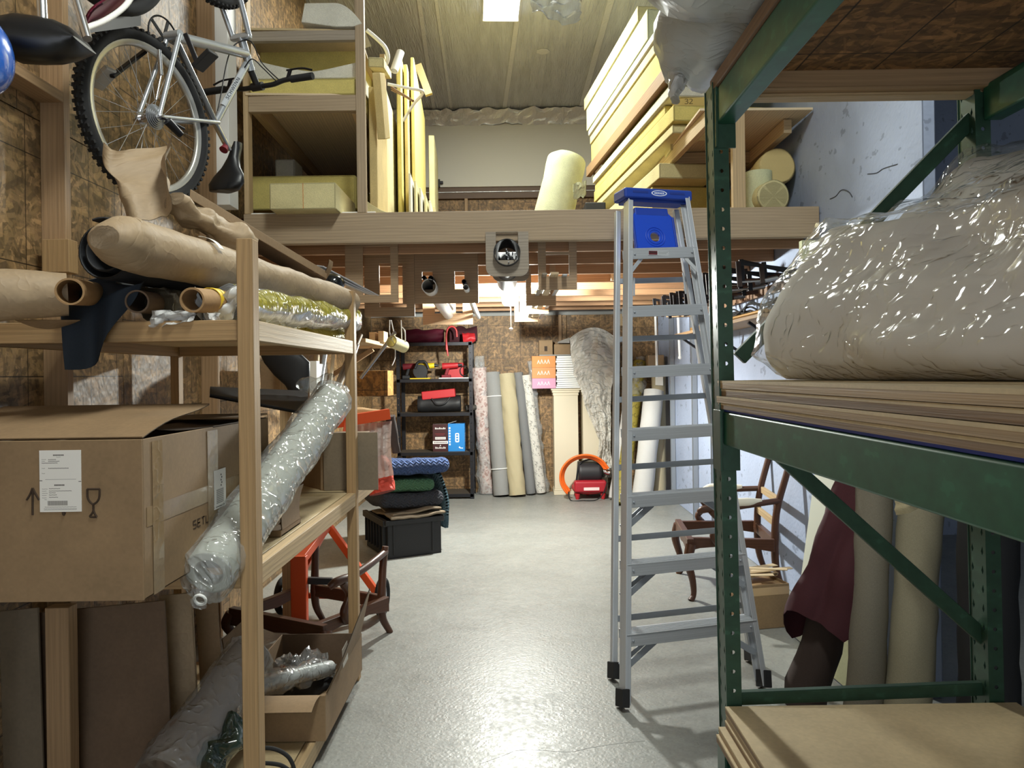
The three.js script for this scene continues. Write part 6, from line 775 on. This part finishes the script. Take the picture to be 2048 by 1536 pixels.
// ================================================================ clamp rack under the mezzanine on the right wall
{
  const y = P(1560, 640, 5.0).y, t = thing('clamp_shelf', 'long brown shelf board under the hanging clamps on the right wall', 'shelf', V(1.68, 1.8, -6.0));
  part(t, 'board', box(1.55, XR - 0.002, 1.80, 1.825, -4.7, -7.2, 0.003), M.stud); part(t, 'batten', box(XR - 0.03, XR - 0.002, 2.0, 2.06, -4.7, -7.2, 0.003), M.plyDark); for (const z of [-5, -6, -7]) part(t, 'bracket', bar(V(1.58, 1.79, z), V(XR - 0.01, 1.62, z), 0.03, 0.02), M.blackMetal);
  const hung = (i) => { const d = 4.65 + i * 0.1, k = thing('bar_clamp', 'dark steel bar clamp in the tangled row on the wall batten', 'clamp', V(1.6, 1.84, -d), { group: 'bar clamps under the mezzanine' }), h = 2.14 + 0.03 * Math.sin(i * 2.1), x = 1.42 + 0.05 * Math.sin(i * 1.7); part(k, 'bar', bar(V(XR - 0.03, 2.08, -d), V(x, h, -d - 0.03), 0.012, 0.022), M.blackMetal); const jm = i % 4 ? M.blackMetal : M.brownFab; part(k, 'jaw', bar(V(x, h + 0.01, -d - 0.03), V(x + 0.01, h - 0.15 - 0.02 * Math.sin(i * 3), -d - 0.03), 0.016, 0.03), jm); part(k, 'jaw', bar(V(x + 0.14, h - 0.01, -d - 0.02), V(x + 0.15, h - 0.13, -d - 0.02), 0.016, 0.03), jm); part(k, 'handle', [rod(V(x + 0.02, h - 0.12, -d - 0.03), V(x + 0.16, h - 0.115, -d - 0.02), 0.006), rod(V(x + 0.16, h - 0.115, -d - 0.02), V(x + 0.24, h - 0.1, -d - 0.02), 0.014, 0.017)], i % 2 ? M.redwood : M.steel); };
  for (let i = 0; i < 26; i++) hung(i);
  for (let i = 0; i < 6; i++) single('brass_tube', 'brass coloured tube lying on the clamp shelf board', 'tube', rod(V(1.585 + i * 0.032, 1.842 + (i % 2) * 0.004, -4.75), V(1.585 + i * 0.03, 1.842 + (i % 2) * 0.004, -6.6), 0.014), S(0xb08a52, 0.4, { metalness: 0.5 }), { group: 'tubes on the clamp shelf' });
  single('wire_bundle', 'tangled dark wire bundle behind the brass tubes', 'wire', (() => { const g = []; for (let k = 0; k < 9; k++) g.push(tube(Array.from({ length: 9 }, (_, i) => V(1.72 + 0.05 * nz(i * 0.9, k * 3, 1), 1.9 + 0.12 * nz(i * 0.8, k * 2, 5), -4.8 - i * 0.26)), 0.007, 40, 5)); return g; })(), M.rubber);
  single('wood_offcut', 'small pale block hung on the mezzanine beam end by the blue wall', 'offcut', pb(1604, 480, 1634, 520, 4.36, 0.05), M.foamG);
  single('wooden_paddle', 'brown flat wooden paddle hanging on the wall behind the ladder', 'paddle', bar(P(1338, 632, 7.3), P(1388, 630, 7.1), 0.1, 0.03), M.stud);
}

// ================================================================ bare carved armchair frame (front = +z)
function armchair(label, pos, ry, low = false) {
  const t = thing('armchair_frame', label, 'chair', pos, { local: true, ry }), w = 0.32, m = M.redwood, X = V(1, 0, 0);
  const sh = low ? 0.2 : 0.36;
  for (const s of [-1, 1]) {
    part(t, 'leg', sweep([V(s * (w + 0.01), sh, 0.28), V(s * (w + 0.03), sh * 0.72, 0.30), V(s * w, sh * 0.35, 0.27), V(s * (w - 0.005), 0.03, 0.265), V(s * (w + 0.012), 0.0, 0.285)], [0.034, 0.03, 0.022, 0.017, 0.021], 18, 10), m);
    part(t, 'leg', sweep([V(s * 0.25, sh, -0.26), V(s * 0.25, sh * 0.5, -0.27), V(s * 0.255, 0.0, -0.33)], [0.026, 0.022, 0.018], 12, 10), m);
    part(t, 'back_post', sweep([V(s * 0.25, sh - 0.02, -0.26), V(s * 0.255, sh + 0.2, -0.275), ...(low ? [V(s * 0.262, sh + 0.3, -0.29)] : [V(s * 0.265, sh + 0.45, -0.34), V(s * 0.25, sh + 0.67, -0.40)])], [0.026, 0.022, 0.021, 0.018], 16, 10), m);
    const side = [[-0.26, 0], [0.28, 0.0], [0.28, -0.085], [0.2, -0.06], [0.1, -0.05], [0, -0.062], [-0.1, -0.05], [-0.26, -0.075]];
    part(t, 'side_rail', plate(side, 0.034, [], 0.003).rotateY(-Math.PI / 2).translate(s * 0.285 + 0.017, sh + 0.03, 0).applyMatrix4(new THREE.Matrix4().makeRotationY(s * -0.06)), m);
    part(t, 'arm_support', sweep([V(s * 0.315, sh + 0.0, 0.10), V(s * 0.33, sh + 0.06, 0.14), V(s * 0.32, sh + 0.13, 0.09), V(s * 0.33, sh + 0.215, 0.15)], [0.026, 0.022, 0.018, 0.022], 16, 10), m);
    const arm = part(t, 'arm', sweep([V(s * 0.262, sh + 0.27, -0.29), V(s * 0.31, sh + 0.255, -0.12), V(s * 0.335, sh + 0.232, 0.06), V(s * 0.325, sh + 0.222, 0.2), V(s * 0.31, sh + 0.205, 0.225)], [0.019, 0.02, 0.021, 0.024, 0.018], 20, 10), m);
    if (!low) part(arm, 'arm_pad', sweep([V(s * 0.295, sh + 0.272, -0.17), V(s * 0.315, sh + 0.268, -0.08), V(s * 0.335, sh + 0.262, 0.05), V(s * 0.335, sh + 0.25, 0.10)], [0.016, 0.03, 0.03, 0.014], 16, 10), M.pad, 'cream padded armrest');
  }
  const fr = [[-0.33, 0], [0.33, 0]]; for (let i = 0; i <= 16; i++) { const u = i / 16; fr.push([0.33 - 0.66 * u, -0.085 + 0.03 * Math.pow(Math.sin(u * Math.PI), 2) - 0.02 * Math.exp(-Math.pow((u - 0.5) * 9, 2))]); }
  part(t, 'front_rail', plate(fr, 0.036, [], 0.004).translate(0, sh + 0.03, 0.262), m); part(t, 'back_rail', box(-0.24, 0.24, sh - 0.04, sh + 0.03, -0.28, -0.245, 0.005), m);
  if (!low) { for (const [dy, dz, hh] of [[0.10, -0.268, 0.045], [0.24, -0.30, 0.045]]) part(t, 'back_slat', box(-0.24, 0.24, sh + dy, sh + dy + hh, dz - 0.012, dz + 0.012, 0.004), M.pine); part(t, 'crest_rail', sweep([V(-0.25, sh + 0.66, -0.40), V(-0.12, sh + 0.70, -0.41), V(0, sh + 0.735, -0.415), V(0.12, sh + 0.70, -0.41), V(0.25, sh + 0.66, -0.40)], [0.02, 0.026, 0.032, 0.026, 0.02], 20, 10), m); part(t, 'stretcher', sweep([V(-0.26, 0.13, -0.1), V(-0.08, 0.15, 0.03), V(0.08, 0.15, 0.03), V(0.26, 0.13, -0.1)], [0.014, 0.016, 0.016, 0.014], 14, 8), m); }
  return t;
}
armchair('bare dark wooden armchair frame with cream arm pads by the blue wall', V(1.44, 0, -5.1), -Math.PI / 2 - 0.1);
armchair('low bare wooden seat frame standing under the timber rack', V(P(628, 1190, 4.1).x, 0, -4.12), -0.5, true);

// ================================================================ left, beyond the rack
{ // orange cart
  const f = onFloor(598, 1300), wl = onFloor(765, 1232), t = thing('panel_cart', 'orange steel cart with black rubber wheels behind the timber rack', 'cart', V(-1.0, 0, -4.6));
  const R = 0.118, wheel = (c) => { const q = new THREE.Matrix4().makeRotationY(Math.PI / 2 - 0.12).setPosition(c); const w = part(t, 'wheel', [new THREE.TorusGeometry(R - 0.02, 0.021, 12, 40).applyMatrix4(q)], M.rubber, 'black rubber wheel'); part(w, 'wheel_hub', [rod(V(0, 0, -0.02), V(0, 0, 0.02), 0.03, 0.03, 16), new THREE.TorusGeometry(R - 0.04, 0.006, 8, 32), ...[0, 1, 2, 3, 4, 5].map((i) => bar(V(0, 0, 0), V((R - 0.035) * Math.cos(i * 1.047), (R - 0.035) * Math.sin(i * 1.047), 0), 0.01, 0.006, V(0, 0, 1)))].map((g) => g.applyMatrix4(q)), M.galv); };
  const c1 = V(wl.x, R, wl.z), c2 = V(wl.x - 0.62, R, wl.z - 0.06); wheel(c1); wheel(c2);
  part(t, 'axle', bar(c1.clone().add(V(-0.02, 0, 0)), c2.clone().add(V(0.02, 0, 0)), 0.03, 0.03), M.orange);
  part(t, 'front_leg', box(f.x - 0.042, f.x + 0.042, 0, 0.50, f.z, f.z - 0.05, 0.006), M.orange);
  const hub = V(P(655, 1050, 4.6).x, 0.56, -4.6);
  part(t, 'brace', bar(V(f.x, 0.47, f.z - 0.03), hub, 0.05, 0.05), M.orange); part(t, 'brace', bar(hub, c1.clone().add(V(-0.03, 0.02, 0)), 0.04, 0.04), M.orange); part(t, 'brace', bar(hub, c2.clone().add(V(0.05, 0.02, 0)), 0.04, 0.04), M.orange); part(t, 'foot_bar', bar(V(f.x + 0.03, 0.36, f.z - 0.05), V(f.x + 0.17, 0.35, f.z - 0.06), 0.03, 0.035), M.black);
  part(t, 'mast', bar(hub, P(700, 838, 4.85), 0.05, 0.05, V(0, 0, 1)), M.orange); part(t, 'top_bar', bar(P(640, 850, 4.78), P(778, 828, 5.0), 0.05, 0.07), M.orange);
}
{ // translucent sack hung on the cart
  single('plastic_sack', 'clear ribbed plastic sack with orange print hanging from the orange bar', 'sack', sheet(24, 24, (u, v) => { const a = P(700 + 84 * u + 4 * v, 842 + 8 * (1 - u) + (118 - 10 * u) * v, 5.02); return a.add(V(0, 0, 0.03 * Math.sin(u * 40) * 0.4 + 0.08 * Math.sin(v * 3.1))); }, 0.002), Ph(0xe8dcd6, 0.3, { transmission: 0.5, thickness: 0, bumpMap: crinkle, bumpScale: 0.012 }));
  single('orange_sack', 'orange net sack bulging below the clear plastic sack', 'sack', roll(P(752, 915, 5.15), P(768, 985, 5.1), 0.06, 0.09, { amp: 0.03, n: 22, m: 10 }), S(0xc8402a, 0.6, { bumpMap: crinkle, bumpScale: 0.01 }));
  single('tan_sack', 'folded tan sack with spots lying over the orange bar', 'sack', roll(P(705, 826, 4.98), P(775, 828, 5.08), 0.05, 0.03, { amp: 0.012, n: 22, m: 10, flat: 0.75 }), S(0xd9b27c, 0.75, { map: boardMap })); single('folded_cloth', 'dark folded cloth at the end of the orange bar', 'cloth', roll(P(782, 832, 5.05), P(792, 905, 5.1), 0.035, 0.03, { amp: 0.02, n: 16, m: 8 }), M.brownFab);
}
{ // crate with blankets
  const fl = onFloor(776, 1120), fr = onFloor(884, 1106), dir = fr.clone().sub(fl).normalize(), nb = V(dir.z, 0, -dir.x); if (nb.z > 0) nb.negate();
  const w = fl.distanceTo(fr), ry = Math.atan2(-dir.z, dir.x), c = fl.clone().lerp(fr, 0.5).addScaledVector(nb, 0.3), t = thing('plastic_crate', 'black ribbed plastic crate on the floor under folded blankets', 'crate', c, { local: true, ry });
  const h = 0.3, D = 0.58, wl = (g, nm = 'wall') => part(t, nm, g, M.black); wl(box(-w / 2, w / 2, 0.002, h, D / 2 - 0.012, D / 2, 0.006)); wl(box(-w / 2, w / 2, 0.002, h, -D / 2, -D / 2 + 0.012, 0.006)); wl(box(-w / 2, -w / 2 + 0.012, 0.002, h, -D / 2, D / 2, 0.006)); wl(box(w / 2 - 0.012, w / 2, 0.002, h, -D / 2, D / 2, 0.006)); wl(box(-w / 2, w / 2, 0.002, 0.014, -D / 2, D / 2, 0.003), 'bottom'); part(t, 'rim', [box(-w / 2 - 0.02, w / 2 + 0.02, h - 0.03, h + 0.01, D / 2 - 0.005, D / 2 + 0.02, 0.006), box(-w / 2 - 0.035, -w / 2 + 0.005, h - 0.04, h + 0.012, -D / 2, D / 2, 0.006), box(w / 2 - 0.005, w / 2 + 0.03, h - 0.04, h + 0.012, -D / 2, D / 2, 0.006)], M.black);
  for (let i = 0; i < 7; i++) part(t, 'rib', box(-w / 2 - 0.03, -w / 2, 0.06, h - 0.04, -D / 2 + 0.05 + i * 0.08, -D / 2 + 0.062 + i * 0.08, 0.002), M.black);
  for (const x of [-w * 0.4, w * 0.32]) part(t, 'rib', box(x, x + 0.012, 0.03, h - 0.03, D / 2, D / 2 + 0.008, 0.002), M.black);
  const L = (g) => g.applyMatrix4(new THREE.Matrix4().makeRotationY(ry).setPosition(c));
  const slab = (y0, y1, x0, x1, z0, z1, amp, sd, rx = 0, rz = 0) => { const g = new RoundedBoxGeometry(x1 - x0, y1 - y0, z1 - z0, 5, (y1 - y0) * 0.45); const big = new THREE.BoxGeometry(x1 - x0, y1 - y0, z1 - z0, 22, 5, 22), p = big.attributes.position, hx = (x1 - x0) / 2, hy = (y1 - y0) / 2, hz = (z1 - z0) / 2, r = hy * 0.92; for (let i = 0; i < p.count; i++) { let X = p.getX(i), Y = p.getY(i), Z = p.getZ(i); const cx = Math.max(-hx + r, Math.min(hx - r, X)), cy = Math.max(-hy + r, Math.min(hy - r, Y)), cz = Math.max(-hz + r, Math.min(hz - r, Z)), d = V(X - cx, Y - cy, Z - cz), l = d.length() || 1; X = cx + d.x / l * Math.min(l, r); Y = cy + d.y / l * Math.min(l, r); Z = cz + d.z / l * Math.min(l, r); Y += amp * fbm(X * 3 + sd, 0, Z * 3, 3) + rz * X - rx * Z; X += amp * 0.6 * nz(Y * 8 + sd, Z * 3, 1); p.setXYZ(i, X, Y, Z); } big.computeVertexNormals(); boxUV(big, false); return L(big.translate((x0 + x1) / 2, (y0 + y1) / 2, (z0 + z1) / 2)); };
  single('cardboard_sheets', 'bent grey-brown cardboard sheets sagging over the crate front', 'cardboard', [slab(h + 0.012, h + 0.035, -w / 2 + 0.02, w / 2 + 0.03, -0.2, D / 2 + 0.03, 0.03, 1), slab(h + 0.05, h + 0.07, -w / 2 + 0.05, w / 2 + 0.01, -0.2, D / 2 + 0.01, 0.03, 4)], M.cardGrey);
  single('moving_blanket', 'dark grey folded moving blanket lowest on the crate', 'blanket', slab(h + 0.09, h + 0.21, -w / 2 - 0.04, w / 2 + 0.05, -0.28, D / 2 - 0.02, 0.02, 7), S(0x33353d, 0.85, { map: weaveMap, bumpMap: quiltBump, bumpScale: 0.008 }), { group: 'moving blankets' });
  single('moving_blanket', 'green folded moving blanket in the middle of the pile', 'blanket', slab(h + 0.21, h + 0.32, -w / 2 - 0.03, w / 2 - 0.02, -0.3, D / 2 - 0.05, 0.015, 9), M.greenQuilt, { group: 'moving blankets' });
  const bq = thing('moving_blanket', 'blue quilted moving blanket folded on top of the pile', 'blanket', c.clone().setY(h + 0.32), { group: 'moving blankets' }); part(bq, 'quilt', slab(h + 0.325, h + 0.455, -w / 2 - 0.05, w / 2 + 0.09, -0.42, D / 2 + 0.02, 0.025, 12, -0.12, -0.05), M.blueQuilt); part(bq, 'pale_binding', L(tube([V(-w / 2 - 0.04, h + 0.40, D / 2 - 0.12), V(-w / 2 - 0.02, h + 0.47, 0.1), V(-w / 2 + 0.06, h + 0.47, -0.15), V(-w / 2 + 0.1, h + 0.45, -0.3)], 0.022, 20, 8)), M.paleQuilt, 'pale blue binding');
  single('moving_blanket', 'pale blue quilted blanket hanging down over the side of the crate', 'blanket', L(sheet(16, 20, (u, v) => V(w / 2 + 0.03 + 0.07 * Math.sin(Math.min(1, v * 1.4) * 2.2), h + 0.34 - 0.46 * v, -0.36 + 0.55 * u - 0.02 * Math.sin(v * 6)), 0.03)), M.paleQuilt, { group: 'moving blankets' });
}
{ // upper left corner clutter under the mezzanine
  single('osb_box', 'small bright chipboard box hung on the left wall', 'box', pb(700, 742, 776, 792, 6.4, 0.3, 0.003), S(0xe0bf82, 0.7, { map: osbMap }));
  const shelf = thing('stick_shelf', 'timber shelf with sticks and rods on the chipboard wall under the mezzanine', 'shelf', V(-1.45, 1.7, -6.2)); part(shelf, 'board', box(XL, P(768, 690, 6.4).x, P(740, 686, 6.4).y - 0.03, P(740, 686, 6.4).y, -5.6, -6.9, 0.003), M.pine); part(shelf, 'bracket', bar(V(XL + 0.01, P(740, 690, 6.4).y - 0.4, -6.3), V(P(750, 690, 6.4).x, P(740, 690, 6.4).y - 0.04, -6.3), 0.04, 0.04), M.stud); part(shelf, 'notched_block', [pb(738, 664, 750, 684, 6.2, 0.2), pb(756, 662, 768, 684, 6.2, 0.2)], M.pinePale);
  const st = (lab, a, b, r, m, i) => single('stick', lab, 'stick', rod(P(...a), P(...b), r, r, 8), m, { group: 'sticks leaning left under the mezzanine' });
  st('aluminium tube leaning behind the rack', [640, 775, 4.9], [653, 690, 5.1], 0.016, M.alu); st('white lath leaning next to the aluminium tube', [660, 770, 5.0], [668, 700, 5.2], 0.012, M.pinePale); st('grey lath leaning by the far rack post', [676, 780, 5.1], [722, 670, 5.6], 0.014, M.plyGrey); st('pale lath leaning by the far rack post', [668, 785, 5.1], [706, 690, 5.5], 0.016, M.plyGrey); st('thin metal rod leaning by the far rack post', [690, 770, 5.2], [716, 690, 5.5], 0.01, M.steel); st('bright lath standing against the wall behind the rack', [632, 760, 5.3], [634, 695, 5.4], 0.02, M.pinePale);
  single('cardboard_tubes', 'pale cardboard pieces standing behind the leaning plastic roll', 'cardboard', [pb(602, 728, 640, 790, 4.9, 0.2), pb(618, 722, 634, 800, 4.8, 0.08)], M.paper); single('dark_chair_back', 'dark padded office chair back behind the rack', 'chair', loft([[545, 705, 40], [560, 725, 46], [570, 750, 36], [580, 770, 24], [584, 790, 16]].map(([x, y, r]) => Array.from({ length: 20 }, (_, i) => { const a = i / 20 * 6.28318, c = P(x + 14, y, 4.4); return c.add(V(Math.cos(a) * r * 4.4 / 1500, 0, Math.sin(a) * 0.04)); }))), M.black); single('carton', 'brown carton partly hidden behind the dark chair back', 'box', pb(520, 722, 602, 800, 4.7, 0.3), M.card);
  // roller on wires
  const wr = thing('paint_roller', 'cream paint roller tube hung on wire from the hangers', 'roller', P(793, 690, 5.6)); part(wr, 'sleeve', pipe(P(783, 683, 5.5), P(808, 694, 5.65), 0.045, 0.008), M.foamC); part(wr, 'wire', [tube([P(779, 640, 5.5), P(780, 670, 5.52), P(789, 690, 5.55), P(790, 715, 5.55), P(784, 731, 5.5)], 0.004, 24, 5), tube([P(802, 640, 5.6), P(804, 690, 5.6)], 0.004, 8, 5), tube([P(804, 654, 5.6), P(809, 660, 5.6), P(811, 684, 5.6)], 0.004, 10, 5), tube([P(782, 640, 5.5), P(790, 675, 5.52)], 0.004, 8, 5)], M.whiteGloss);
  single('long_stick', 'slanting metal stick leaning up to the hung paint roller', 'stick', rod(P(722, 755, 5.9), P(790, 665, 5.5), 0.014, 0.014, 10), M.steel);
}

scene.traverse((o) => { if (o.isMesh) { o.castShadow = true; o.receiveShadow = true; } });
renderer.render(scene, camera);
